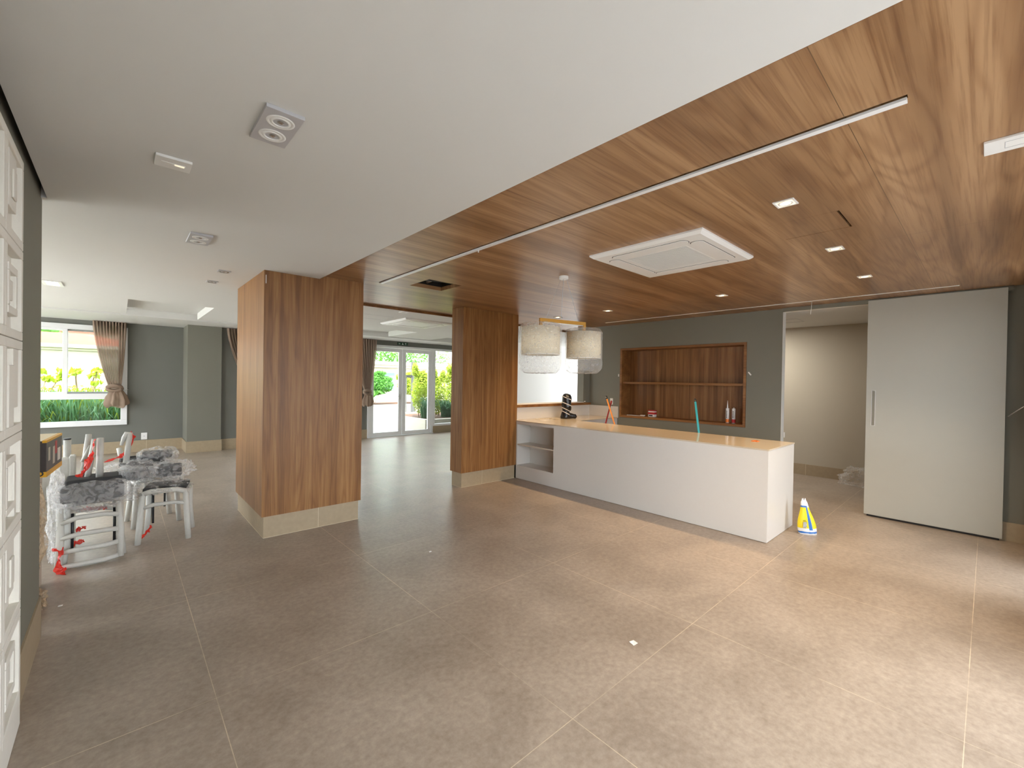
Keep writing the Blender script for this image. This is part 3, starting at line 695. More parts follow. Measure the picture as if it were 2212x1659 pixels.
# tap in a black bag with white tape
def tap():
    c = Vector((5.62, 4.80, T)); t = thing('wrapped_tap', c, 'tap wrapped in black plastic with white tape bands on the counter', 'tap')
    d = Vector((.75, -.66, 0)).normalized(); pts = []; rs = []
    prof = [(-.02, .0, .078), (-.022, .03, .088), (-.02, .09, .062), (-.012, .13, .06), (.0, .17, .078), (.0, .22, .083), (0, .27, .078), (0, .33, .084), (.0, .37, .08), (.0, .405, .06), (0, .42, .02)]
    mb = MB(); mb.tube([c+d*a+Vector((0, 0, z+.001)) for a, z, r_ in prof], [r_ for a, z, r_ in prof], 26)
    o = mb.build('bag_body', M['blackbag'], t); crumple(o, .012, 14)
    mb = MB(); mb.tube([c+d*a+Vector((0, 0, z)) for a, z in ((0, .045), (.06, .05), (.11, .04), (.15, .035), (.175, .033))], [.05, .05, .038, .036, .012], 20)
    crumple(mb.build('bag_toe', M['blackbag'], t), .008, 20)
    for k, z in enumerate((.09, .15, .24, .34)):
        mb = MB(); R_ = .087 if z > .16 else .073
        def band(u, v, z=z, R_=R_):
            a = 2*PI*u; vdir = Vector((math.cos(a), math.sin(a), 0)); s_ = vdir.dot(d)
            return c+d*(-.012 if z < .16 else 0)+vdir*R_+Vector((0, 0, z-.035*s_+.013*v))
        mb.sheet(band, 30, 1, closeu=True).build('tape_band', M['whitetape'], t)
tap()
# long brushes / poles leaning behind the counter
def pole(name, top, bot, r_, m, cap, capm, label, cat, capr=1.3, capl=.06):
    top = Vector(top); bot = Vector(bot); t = thing(name, bot, label, cat); d = (top-bot).normalized()
    MB().tube([bot, top], r_, 12).build('shaft', m, t)
    MB().tube([top-d*.005, top+d*capl*.2, top+d*capl*.75, top+d*capl], [r_*1.02, r_*capr, r_*capr, r_*.5], 12).build('tip', capm, t)
def ray(px, py): return fw+rt*((px-1106)/F)-up*((py-829.5)/F)
def at_x(px, py, X): d = ray(px, py); return Vector((0, 0, CH))+d*(X/d.x)
def at_y(px, py, Y): d = ray(px, py); return Vector((0, 0, CH))+d*(Y/d.y)
a, b = at_x(1311, 862, 5.80), at_x(1325, 908, 5.62); d = (b-a).normalized(); e = a+d*((a.z-.02)/(-d.z))
pole('paint_brush_pole', a, (e.x, e.y, .02), .011, M['handle'], 0, M['black'], 'orange wooden pole with black tip leaning behind the counter', 'pole', 1.5, .07)
a, b = at_x(1319, 873, 5.84), at_x(1310, 908, 5.66); d = (b-a).normalized(); e = a+d*((a.z-.02)/(-d.z))
pole('red_pole', a, (e.x, e.y, .02), .011, M['maroon'], 0, M['maroon'], 'dark red pole crossing the orange pole behind the counter', 'pole', 1.5, .07)
a, b = at_x(1502, 868, 5.72), at_x(1509, 930, 5.52); d = (b-a).normalized(); e = a+d*((a.z-.02)/(-d.z))
pole('broom_handle', a, (e.x, e.y, .02), .014, M['teal'], 0, M['black'], 'teal broom handle with black tip leaning behind the counter', 'broom handle', 1.05, .05)
tag(MB().box(5.17, 1.72, T, 5.27, 1.75, T+.006).box(5.18, 1.69, T, 5.25, 1.71, T+.005).build('red_scraps', M['orange']), 'small orange red scrap lying on the right end of the counter top', 'scrap')
# things in the niche (floor of the niche at z .958)
NZ = .9585
def tube_item(x, y, lab, nozzle, c2):
    t = thing('sealant_tube', (x, y, NZ), lab, 'sealant tube')
    MB().lathe([(.024, 0), (.024, .215), (.022, .22), (.001, .221)], (x, y, NZ), seg=20, capb=True).build('cartridge', M['bagwhite'], t)
    MB().lathe([(.0245, .01), (.0245, .06)], (x, y, NZ), seg=20).build('label_band', M[c2], t)
    tx = MB(); dx, dy = -.0243, 0
    for k in range(5): tx.box(x-.0256, y-.006, NZ+.08+k*.022, x-.0247, y+.006, NZ+.094+k*.022)
    tx.build('print', M['inkblack'], t)
    if nozzle: MB().tube([(x, y, NZ+.219), (x, y, NZ+.24), (x, y, NZ+.335)], [.012, .009, .002], 10).build('nozzle', M['bagwhite'], t)
    else: MB().tube([(x, y, NZ+.219), (x, y, NZ+.235)], .008, 10).build('cap', M['bagwhite'], t)
tube_item(6.75, 2.62, 'white sealant tube with long nozzle and orange band in the niche', True, 'orange')
tube_item(6.76, 2.535, 'shorter capped sealant tube beside the nozzle tube in the niche', False, 'redink')
t = thing('paint_tin', (6.76, 3.86, NZ), 'small red and white container on the lower shelf of the niche', 'container')
B(6.72, 3.80, NZ, 6.80, 3.915, NZ+.115).build('body', M['bagwhite'], t, bevel=.008)
MB().box(6.7185, 3.797, NZ+.045, 6.801, 3.918, NZ+.08, m=M['redink']).box(6.7175, 3.83, NZ+.015, 6.7195, 3.9, NZ+.035, m=M['inkblack']).box(6.7185, 3.797, NZ+.1, 6.801, 3.918, NZ+.116, m=M['redink']).build('print', None, t)
tag(B(6.72, 3.99, NZ, 6.77, 4.07, NZ+.022).build('soap_block', M['whitetape'], bevel=.006), 'small white block lying left of the red container in the niche', 'block')
for k, (y, a, lab) in enumerate(((4.28, .3, 'leftmost thin white stick lying in the wood niche'), (4.2, -.2, 'middle thin white stick lying in the wood niche'), (4.12, .5, 'thin white stick nearest the small white block in the niche'))):
    o = tag(MB().box(-.006, -.045, 0, .006, .045, .008).build('white_stick', M['white'], loc=(0, 0, 0)), lab, 'stick', 'white sticks in the niche'); o.location = (6.72, y, NZ); o.rotation_euler = (0, 0, a)
# wall plates and clips
def plate(cx, cyy, cz, w_, h_, axis, lab, name='wall_socket', cat='socket', m='white'):
    t = thing(name, (cx, cyy, cz-h_/2), lab, cat)
    if axis == 'x': B(cx-.008, cyy-w_/2, cz-h_/2, cx, cyy+w_/2, cz+h_/2).build('plate', M[m], t, bevel=.002); B(cx-.0095, cyy-.012, cz-.006, cx-.0079, cyy+.012, cz+.006).build('socket_hole', M['silver'], t)
    else: B(cx-w_/2, cyy-.008, cz-h_/2, cx+w_/2, cyy, cz+h_/2).build('plate', M[m], t, bevel=.002); B(cx-.012, cyy-.0095, cz-.006, cx+.012, cyy-.0079, cz+.006).build('socket_hole', M['silver'], t)
plate(6.66, 4.62, 1.19, .06, .115, 'x', 'white switch plate on the grey wall behind the crossed poles', 'wall_switch', 'switch')
plate(.373, 11.405, .305, .095, .135, 'y', 'white wall socket on the grey garden wall right of the window')
tag(B(6.652, 4.47, 1.645, 6.66, 4.485, 1.69).build('wall_clip', M['white']), 'small white clip on the left edge of the niche', 'clip')
o = tag(MB().box(-.004, -.028, -.008, .004, .028, .008).build('wall_tab', M['white'], loc=(0, 0, 0)), 'small tilted white tab on the wall right of the niche', 'tab'); o.location = (6.656, 2.29, 1.695); o.rotation_euler = (.9, 0, 0)
tag(MB().lathe([(.014, 0), (.014, .012), (.001, .013)], (0, 0, 0), seg=14).build('cord_cleat', M['white'], loc=(0, 0, 0)), 'small white knob on the grey wall at the end of the sill', 'knob').location = (6.49, 5.10, 1.166)
o = tag(B(6.662, 1.84, .83, 6.68, 1.85, .9).build('door_latch', M['white']), 'small white latch plate low on the opening jamb', 'latch')

# bag of grout on the floor
def grout_bag():
    c = Vector((5.30, 1.235, 0)); t = thing('grout_bag', c, 'yellow white and blue plastic bag standing on the floor beside the counter', 'bag')
    d = Vector((.66, -.75, 0)).normalized()   # across the view
    n = Vector((-d.y, d.x, 0))
    def surf(u, v):
        a = 2*PI*u; z = .36*v
        w_ = .068*(1-v)**.6*.9+.026+.012*math.sin(6*v); th = .045*(1-v)**.7+.004
        if v > .93: w_ *= .8
        x = w_*math.cos(a); y = th*math.sin(a); lean = -.045*v
        zz = z+(.012*math.sin(5*u*2*PI) if v > .97 else 0)
        return c+d*(x+lean)+n*y+Vector((0, 0, zz+.004*nz(x, y, z, 40)))
    mb = MB(); vs = []
    nu, nv = 32, 22
    vs = [[mb.bm.verts.new(surf(i/nu, j/nv)) for j in range(nv+1)] for i in range(nu)]
    for m in ('bagwhite', 'yellow', 'blue', 'inkblack'): mb._m(M[m])
    for i in range(nu):
        for j in range(nv):
            f = mb.bm.faces.new([vs[i][j], vs[(i+1) % nu][j], vs[(i+1) % nu][j+1], vs[i][j+1]]); f.smooth = True
            v = (j+.5)/nv; ca = math.cos(2*PI*(i+.5)/nu)
            k = 0
            if .16 < v < .78: k = 1
            if (.0 < ca < .42) and .13 < v < .82: k = 2
            if .78 < v < .83 and ca < .4: k = 2
            if .06 < v < .09: k = 2
            f.material_index = k
    mb.bm.faces.new([vs[i][0] for i in range(nu)])
    o = mb.build('bag_body', None, t)
    pr = MB()
    mxp = Matrix(((d.x, n.x, 0, c.x), (d.y, n.y, 0, c.y), (0, 0, 1, 0), (0, 0, 0, 1)))
    random.seed(3)
    for k in range(6): pr.box(-.07+.0, -.052+k*.0012, .075+k*.014, -.045+.02*random.random(), -.05+k*.0012, .08+k*.014, mx=mxp)
    pr.build('print', M['inkblack'], t)
    pr = MB(); pr.box(-.068, -.047, .075, -.035, -.044, .13, mx=mxp); pr.build('white_panel', M['bagwhite'], t)
grout_bag()
o = tag(MB().poly([(-.022, -.016, .001), (.016, -.02, .002), (.024, .014, .001), (-.014, .02, .004)]).build('paper_scrap', M['white'], loc=(0, 0, 0)), 'small white paper scrap lying on the open floor', 'scrap'); o.location = (2.26, 1.385, .001)
o.modifiers.new('s', 'SOLIDIFY').thickness = .0015
for k, (px, X, Y, lab) in enumerate(((0, 2.06, 3.32, 'tiny pale chip on the floor in front of the counter'), (0, -.28, 4.1, 'tiny pale curl on the floor near the brown plastic at left'))):
    o = tag(MB().poly([(-.012, -.005, 0), (.010, -.008, 0), (.012, .004, .003), (-.008, .006, .002)]).build('floor_chip', M['white'], loc=(0, 0, 0)), lab, 'chip'); o.location = (X, Y, .002); o.modifiers.new('s', 'SOLIDIFY').thickness = .002
# plastic bag in back room
def blob(name, c, sx_, sy_, sz_, m, amp, seed, label=None, cat=None, parent=None, n=40, sc=3, zmin=0.002):
    mb = MB(); bmesh.ops.create_icosphere(mb.bm, subdivisions=4, radius=1)
    for v in mb.bm.verts:
        p = v.co.copy(); k = 1+amp*noise.noise(p*sc+Vector((seed, 0, 0)))+amp*.6*noise.noise(p*sc*2.6+Vector((0, seed, 0)))+amp*.3*noise.noise(p*sc*7)
        q = Vector((p.x*sx_*k, p.y*sy_*k, p.z*sz_*k))+Vector(c); q.z = max(q.z, zmin); v.co = q
    for f in mb.bm.faces: f.smooth = False if amp > .35 else True
    o = mb.build(name, m, parent)
    if label: tag(o, label, cat)
    return o
blob('plastic_bag', (8.45, 1.33, .1), .12, .22, .17, M['film2'], .45, 3, 'crumpled clear plastic bag on the back room floor by the skirting', 'bag')
# screws on the floor by the garden wall
tag(MB().tube([(.62, 10.9, .006), (.66, 10.92, .006)], .008, 6).build('floor_bracket', M['blackmetal']), 'tiny dark bit lying on the floor by the garden wall', 'scrap')
tag(MB().lathe([(.02, 0), (.02, .03), (.001, .032)], (.60, 11.2, 0), seg=12).build('pipe_stub', M['chrome']), 'small metal stub standing by the skirting right of the socket', 'stub')

# ================================================================ CURTAINS
def curtain(name, x0, x1, ztop, kx, kz, y, label, axis='x', seed=0, kw=.055, tail=.3, tw=.12, folds=11):
    """axis x: hangs in a plane of constant y; axis y: plane of constant x (swap)"""
    def P(a, d, z): return Vector((a, y+d, z)) if axis == 'x' else Vector((y+d, a, z))
    base = P((x0+x1)/2, 0, kz-tail)
    t = thing(name, base, label, 'curtain')
    def dr(u, v):
        z = ztop+(kz-ztop)*v; e = v**1.5
        l_, r_ = x0+(kx-kw-x0)*e, x1+(kx+kw-x1)*e
        x = l_+(r_-l_)*u; am = .035*(1-e)+.03*e
        return P(x+.006*math.sin(u*folds*6.28*2+seed), am*math.sin(u*folds*6.28+1.2*math.sin(3*v+seed)), z)
    MB().sheet(dr, 150, 24).build('drape', M['curtain'], t)
    # knot: two thick twisted lobes
    kn = MB()
    for s_ in (1, -1):
        pts = [P(kx+kw*1.1*math.cos(a)*s_, .045*math.sin(a), kz-.03+.055*math.sin(a*1.0)*s_) for a in [2*PI*i/14 for i in range(14)]]
        kn.tube(pts+[pts[0]], .035, 10, cap=False)
    kn.tube([P(kx-kw*.9, 0, kz-.03), P(kx, .01, kz-.02), P(kx+kw*.9, 0, kz-.03)], [.03, .05, .03], 12)
    o = kn.build('knot', M['curtain'], t); crumple(o, .018, 22, seed)
    def tl(u, v):
        a = 2*PI*u; z = kz-.05-tail*v; r_ = kw*.8+(tw-kw*.8)*math.sin(min(1, v*1.25)*PI/2)
        if v > .9: r_ *= 1-(v-.9)*2.5
        r_ *= 1+.16*math.sin(a*7+seed)+.08*math.sin(13*a)
        return P(kx+.02+r_*math.cos(a), r_*.7*math.sin(a), z+.02*math.sin(3*a+seed)*v)
    o = MB().sheet(tl, 64, 14, closeu=True).build('tail', M['curtain'], t); crumple(o, .014, 14, seed)
    return t
c_ = curtain('curtain', -.39, .09, 2.54, -.07, 1.30, 11.26, 'taupe curtain tied in a knot over the right side of the garden window', seed=1, kw=.09, tail=.34, tw=.16)
MB().tube([(-.02, 11.2, 1.22), (.13, 11.385, 1.24)], .004, 6).build('tie_cord', M['white'], c_)
curtain('curtain', 1.64, 2.2, 2.53, 2.12, 1.2, 10.62, 'taupe curtain gathered to the right just beyond the grey pilaster', seed=2, kw=.05, tail=.3, tw=.1)
curtain('curtain', 4.30, 4.89, 2.53, 4.66, 1.22, 10.60, 'taupe curtain tied in a knot left of the glass double door', seed=3, kw=.075, tail=.33, tw=.13, folds=9)
# right edge curtain, hangs by the glazing beside the sliding door
c_ = curtain('curtain', 6.12, 6.42, 2.55, 6.33, 1.42, -.34, 'brown curtain knot at the right edge beside the sliding door', seed=4, kw=.05, tail=.42, tw=.11, folds=6)
MB().tube([(6.655, -.14, 1.26), at_x(2212, 878, 6.45), (6.36, -.30, 1.36)], .004, 6).build('tie_cord', M['white'], c_)

# exit sign above the door
t = thing('exit_sign', (5.68, YD-.02, 2.45), 'small dark green exit sign above the glass double door', 'sign')
B(5.53, YD-.02, 2.452, 5.84, YD-.002, 2.53).build('sign_board', M['green'], t)
sg = MB(); yy = YD-.0215
sg.box(5.57, yy, 2.47, 5.578, yy+.002, 2.51).box(5.58, yy, 2.49, 5.60, yy+.002, 2.498).box(5.6, yy, 2.475, 5.608, yy+.002, 2.49)
sg.box(5.66, yy, 2.465, 5.71, yy+.002, 2.478).box(5.675, yy, 2.478, 5.69, yy+.002, 2.515)
sg.box(5.765, yy, 2.465, 5.775, yy+.002, 2.50); sg.poly([(5.745, yy, 2.495), (5.795, yy, 2.495), (5.77, yy, 2.52)])
sg.build('sign_symbols', M['pastel'], t)

# ================================================================ STACKED CHAIRS
def chair():
    """local: floor at z 0, front towards -y, padded low back at +y"""
    t = thing('dining_chair', (0, 0, 0), '', 'chair')
    W_, D_ = .16, .15
    for sx_ in (-1, 1):
        MB().tube([(sx_*(W_+.025), -D_-.02, .0), (sx_*(W_+.012), -D_-.012, .2), (sx_*W_, -D_, .42), (sx_*(W_-.012), -D_, .452), (sx_*(W_-.05), -D_+.003, .468)], [.023, .024, .024, .024, .021], 12).build('leg', M['foam'], t)
        MB().tube([(sx_*(W_+.02), D_+.03, .0), (sx_*W_, D_+.01, .22), (sx_*W_, D_, .46)], [.023, .024, .024], 12).build('leg', M['foam'], t)
        MB().tube([(sx_*(W_-.02), D_+.005, .46), (sx_*(W_-.02), D_+.035, .60)], [.018, .016], 12).build('back_post', M['foam'], t)
        MB().tube([(sx_*W_, D_-.01, .435), (sx_*W_, -D_+.01, .435)], .02, 10).build('seat_rail', M['foam'], t)
        MB().tube([(sx_*(W_-.033), D_-.01, .1), (sx_*(W_-.033), D_-.01, .40)], .010, 8).build('inner_frame', M['blackmetal'], t)
    MB().tube([(-W_, -D_, .445), (-W_*.6, -D_-.004, .470), (W_*.6, -D_-.004, .470), (W_, -D_, .445)], .023, 12).build('front_rail', M['foam'], t)
    for z in (.335,):
        MB().tube([(-W_-.005, -D_-.005, z-.015), (-W_*.5, -D_, z+.01), (W_*.5, -D_, z+.016), (W_+.005, -D_-.005, z)], .018, 10).build('stretcher', M['foam'], t)
    B(-W_, -D_, .455, W_, D_, .50).build('seat', M['upholstery'], t, bevel=.015, segs=3)
    B(-W_-.01, D_+.01, .53, W_+.01, D_+.055, .68).build('backrest', M['upholstery'], t, bevel=.015, segs=3)
    return t
def wrap(parent_t, cx, cyy, z0, z1, sx_, sy_, rz, seed, mname='film'):
    """loose crumpled film round a seat (world coordinates, parent unrotated)"""
    R_ = Matrix.Rotation(rz, 3, 'Z')
    def fn(u, v):
        a = 2*PI*u; se = 5
        c_, s_ = math.cos(a), math.sin(a)
        k = (abs(c_)**se+abs(s_)**se)**(-1/se)
        pr_ = math.sin(PI*min(max(v, .02), .98))**.35
        x, y = sx_*k*c_*pr_, sy_*k*s_*pr_; z = z0+(z1-z0)*(.5-.5*math.cos(PI*v))
        am = .022
        x += am*nz(x, y, z, 14, seed); y += am*nz(y, z, x, 14, seed+5); z += am*1.2*nz(x, z, y, 12, seed+9)
        p = R_ @ Vector((x, y, 0)); return Vector((cx+p.x, cyy+p.y, z))
    return MB().sheet(fn, 64, 26, closeu=True, smooth=False).build('plastic_wrap', M[mname], parent_t)
def ribbon(pts, w_, name, label, seed=0, dirv=(1, 0, 0), m='redtape', parent=None):
    pts = [Vector(p) for p in pts]; mb = MB(); n_ = 30; dv = Vector(dirv)
    def fn(u, v):
        q = u*(len(pts)-1); i = min(int(q), len(pts)-2); f = q-i; f = f*f*(3-2*f)
        p = pts[i].lerp(pts[i+1], f); a = 1.6*math.sin(u*5+seed)
        d_ = dv*math.cos(a)+Vector((0, .6, .6))*math.sin(a)
        return p+d_*(v-.5)*w_+Vector((nz(u*6, v, 0, 2, seed), nz(v, u*6, 1, 2, seed), nz(1, u*6, v, 2, seed)))*.018
    o = mb.sheet(fn, n_, 4, smooth=False).build(name, M[m], parent)
    for v in o.data.vertices:
        if parent is None and v.co.z+o.location.z < .004: v.co.z = .004-o.location.z
    if label: tag(o, label, 'tape')
    return o
proto = chair()
CH_ = []
def put(first, loc, rot, lab):
    if first: proto.location = loc; proto.rotation_euler = rot; proto['label'] = lab; return proto
    return dup(proto, loc, rot, lab)
A1 = put(True, (-.165, 5.14, 0), (0, 0, PI+.1), 'foam wrapped chair of the left stack, its black padded back towards the camera')
A2 = put(False, (.345, 5.27, 0), (0, 0, -.20), 'foam wrapped chair with curved front rail, frontmost of the right stack')
for ch in A2.children:
    if ch.name.startswith('backrest'): ch.scale = (.85, 1, .85); ch.location = (-.06, .03, .08)
    if ch.name.startswith('back_post'): ch.location = (-.05, 0, -.07)
A3 = put(False, (.27, 5.90, 0), (0, 0, .15), 'foam wrapped chair at the rear of the right stack, mostly hidden by plastic')
t = thing('dining_chair', (-.18, 5.1, 0), 'upturned foam wrapped chair on the left stack, legs up, ladder back hanging down', 'chair')
for xx, tp in ((-.345, -.345), (.015, .0)):
    MB().tube([(xx, 4.86, .02), (xx*.98, 4.89, .25), (tp, 4.93, .47)], [.023, .024, .021], 12).build('back_post', M['foam'], t)
for z, yy, bow in ((.022, 4.85, 0), (.13, 4.865, .006), (.235, 4.88, .02), (.35, 4.90, .035)):
    MB().tube([(-.335, yy, z), (-.24, yy-.008, z+bow), (-.08, yy-.008, z+bow), (.0, yy, z+.015)], .019, 10).build('back_rung', M['foam'], t)
B(-.33, 4.98, .62, .0, 5.34, .655).build('seat', M['upholstery'], t, bevel=.012)
for (a_, b_, yy, r_) in (((192, 938), (183, 1000), 5.36, .022), ((205, 948), (193, 1010), 5.20, .021), ((217, 946), (215, 1035), 5.12, .024)):
    p1, p2 = at_y(*a_, yy), at_y(*b_, yy); d_ = (p2-p1).normalized(); p3 = p1+d_*((p1.z-.645)/(-d_.z))
    lg = MB().tube([p3, p1.lerp(p3, .5), p1], [r_, r_, r_*.95], 12).build('leg', M['foam'], t)
MB().tube([at_y(196, 962, 5.34), at_y(182, 990, 5.34), at_y(177, 998, 5.34)], [.012, .016, .013], 8).build('foam_flap', M['foam'], t)
t = thing('dining_chair', (.16, 5.62, 0), 'upturned foam wrapped chair on the right stack with one rounded leg pointing up', 'chair')
p = [at_y(262, 962, 5.5), at_y(268, 945, 5.5), at_y(274, 936, 5.5), at_y(280, 936, 5.5), at_y(279, 950, 5.5), at_y(272, 1000, 5.5)]
q = p[-1].copy(); q.z = .70; p.append(q)
MB().tube(p, [.012, .018, .022, .023, .023, .023, .023], 12).build('leg', M['foam'], t)
B(-.0, 5.5, .665, .34, 5.8, .70).build('seat', M['upholstery'], t, bevel=.012)
MB().tube([(.34, 5.52, .68), (.36, 5.6, .6), (.35, 5.75, .68)], .018, 10).build('seat_rail', M['foam'], t)
MB().tube([(.02, 5.8, .69), (.0, 5.84, .80)], .022, 10).build('leg', M['foam'], t)
# cushions and film
def cushion(c, sx_, sy_, sz_, rz, lab, tilt=0):
    t = thing('seat_cushion', c, lab, 'cushion', 'wrapped seat cushions on the chairs')
    o = MB().box(-sx_, -sy_, 0, sx_, sy_, sz_).build('pad', M['upholstery'], None, bevel=.02, segs=3, loc=(0, 0, 0)); o.parent = t; o.location = (0, 0, 0); o.rotation_euler = (tilt, 0, rz)
    wrap(t, c[0], c[1], c[2]-.035, c[2]+sz_+.03, sx_+.045, sy_+.03, rz, c[0]*7+c[1])
    return t
cushion((-.155, 4.955, .50), .19, .05, .125, .03, 'thick charcoal cushion in clear plastic on the front of the left chair stack')
cushion((.29, 5.66, .705), .12, .10, .06, -.1, 'charcoal cushion in clear plastic on top of the right chair stack')
cushion((.10, 5.46, .55), .10, .12, .08, .7, 'charcoal cushion in milky plastic between the two chair stacks')
tagf = lambda o, l_, c_: tag(o, l_, c_)
for k, (c, s3, lab) in enumerate((((-.16, 5.14, .47), (.24, .23, .07), 'loose clear plastic film hanging under the left stacked cushion'),
                   ((.30, 5.32, .48), (.21, .22, .05), 'loose clear plastic film over the seat of the right front chair'),
                   ((.14, 5.45, .63), (.13, .12, .09), 'crumpled milky plastic bag on top between the chair stacks'),
                   ((-.02, 5.5, .62), (.14, .1, .08), 'crumpled grey plastic sheet behind the left stacked cushion'))):
    blob('plastic_film', c, *s3, M['film'] if k < 2 else M['film2'], .5, k*5, lab, 'plastic film')
blob('plastic_film', (.40, 5.46, .60), .17, .07, .09, M['film'], .4, 41, 'clear plastic film round the black back of the right front chair', 'plastic film')
# red tapes
def R3(px, py, Y): return at_y(px, py, Y)
ribbon([R3(205, 952, 5.1), R3(196, 985, 5.1), R3(182, 1018, 5.08), R3(170, 1030, 5.05)], .05, 'red_tape', 'red tape strip tied to the left upturned chair leg', 1)
ribbon([R3(283, 934, 5.5), R3(287, 945, 5.5), R3(278, 972, 5.5), R3(262, 985, 5.5), R3(215, 1003, 5.45)], .035, 'red_tape', 'red tape strip trailing from the right upturned chair leg', 2)
ribbon([R3(124, 1185, 4.86), R3(128, 1205, 4.84), R3(130, 1232, 4.8), R3(140, 1243, 4.72)], .07, 'red_tape', 'red tape bunch at the floor in front of the left chair stack', 3)
ribbon([R3(326, 1138, 5.3), R3(318, 1150, 5.25), R3(300, 1166, 5.2)], .035, 'red_tape', 'red tape strip on a rear leg of the right front chair', 4)
ribbon([R3(178, 1100, 5.2), R3(230, 1096, 5.2)], .03, 'red_tape', 'red tape strip under the left stacked seat', 5, dirv=(0, 0, 1))
ribbon([R3(158, 1175, 5.1), R3(180, 1168, 5.1)], .035, 'red_tape', 'short red tape piece between the rungs of the left stack', 6, dirv=(0, 0, 1))
ribbon([R3(165, 1146, 5.25), R3(184, 1138, 5.25)], .03, 'red_tape', 'upper red tape piece seen through the rungs of the left stack', 7, dirv=(0, 0, 1))
ribbon([R3(326, 1058, 5.2), R3(374, 1052, 5.2)], .02, 'red_tape', 'thin red tape under the seat film of the right front chair', 8, dirv=(0, 0, 1))
# small cylindrical foam piece by the box and foam wrapped panel
t = thing('foam_board', (-.45, 5.47, 0), 'tall white foam wrapped board standing behind the printed tool box', 'board')
B(-.66, 5.43, .0, -.315, 5.50, .80).build('panel', M['foam'], t, bevel=.02)
B(-.325, 5.42, .0, -.285, 5.52, .815).build('edge_guard', M['foam'], t, bevel=.01)
tag(MB().tube([(-.36, 5.7, 0), (-.352, 5.68, .93)], .026, 12, m=M['foam']).tube([(-.352, 5.68, .932), (-.352, 5.68, .945)], .026, 12, m=M['blackmetal']).build('foam_tube', M['foam']), 'foam wrapped upright tube just right of the printed tool box', 'tube')
blob('plastic_film', (-.37, 4.97, .38), .055, .09, .36, M['film'], .5, 31, 'tall clear plastic film draped down the left side of the left chair stack', 'plastic film')
# cartons under the tool box
ct = tag(B(-.9, 4.2, 0, -.412, 4.62, .845).build('carton', M['cardgrey'], bevel=.01), 'grey carton supporting the printed tool box, mostly hidden by the wall', 'box')
# printed tool box
def toolbox():
    x1, x0, y0, y1, z0, z1 = -.357, -.75, 4.2, 4.68, .848, 1.088
    t = thing('tool_box', (x1, y0, z0), 'yellow and dark printed cardboard tool box behind the end of the left wall', 'box')
    B(x0, y0, z0, x1, y1, z1).build('carton', M['carddark'], t, bevel=.002)
    B(x0, y0, z1, x1, y1, z1+.003).build('lid', M['cardtop'], t)
    MB().box(x0-.001, y0-.001, z0, x1+.001, y1+.001, z0+.035).box(x1-.02, y0-.001, z1-.012, x1+.001, y1, z1+.004).build('yellow_band', M['cardyellow'], t)
    pr = MB()
    pr.box(x1-.13, y0-.0016, z0+.06, x1-.05, y0-.0006, z1-.02, m=M['cardgrey'])
    pr.box(x1-.09, y0-.0022, z1-.04, x1-.065, y0-.0014, z1-.026, m=M['inkblack']).box(x1-.125, y0-.0022, z1-.036, x1-.1, y0-.0014, z1-.03, m=M['redink'])
    pr.box(x1-.12, y0-.0022, z0+.04, x1-.085, y0-.0014, z0+.09, m=M['inkblack'])
    pr.box(x1+.0004, y0+.05, z0+.1, x1+.0014, y0+.1, z1-.05, m=M['cardgrey']).box(x1+.0004, y0+.18, z0+.06, x1+.0014, y0+.24, z1-.06, m=M['cardgrey'])
    pr.box(x1+.0004, y0+.25, z0+.12, x1+.0014, y0+.31, z1-.03, m=M['redink']).box(x1+.0004, y0+.33, z0+.06, x1+.0014, y0+.42, z1-.09, m=M['whitetape'])
    pr.build('print', None, t)
    MB().lathe([(.018, 0), (.018, .002), (.011, .002), (.011, 0)], (x1-.03, y0-.003, z0+.025), seg=20, mx=Matrix.Rotation(PI/2, 4, 'X')).build('round_mark', M['inkblack'], t)
    t.rotation_euler = (0, 0, -.08)
toolbox()
# brown crumpled plastic hanging by the wall end
def brown():
    t = thing('plastic_sheeting', (-.38, 4.3, 0), 'brown yellowed crumpled plastic sheeting hanging to the floor behind the wall end', 'plastic sheeting')
    def fn(u, v):
        a = 2*PI*u; z = .84*(1-v)+.004
        r_ = .065+.05*math.sin(PI*(v*1.1+.05))**2-.03*v; r_ = max(r_, .03)
        r_ *= 1+.35*nz(math.cos(a)*1.3, math.sin(a)*1.3, z*5, 2.2, 3)+.15*math.sin(9*a+7*v)
        return Vector((-.405+r_*math.cos(a)*.6+.02*nz(z, 0, 0, 5), 3.98+r_*1.3*math.sin(a), max(z+.02*nz(a, z, 0, 3), .003)))
    MB().sheet(fn, 48, 50, closeu=True, smooth=False).build('sheet', M['brownfilm'], t)
    crumple(blob('sheet_foot', (-.40, 4.15, .05), .05, .14, .06, M['brownfilm'], .5, 2, parent=t), .01, 30)
brown()
tag(MB().tube([(.18-.55, 5.72, .02), (.0-.3, 5.72, .02)], .02, 8).build('foam_roll', M['foam']), 'loose foam sleeve lying on the floor behind the left chair stack', 'foam')

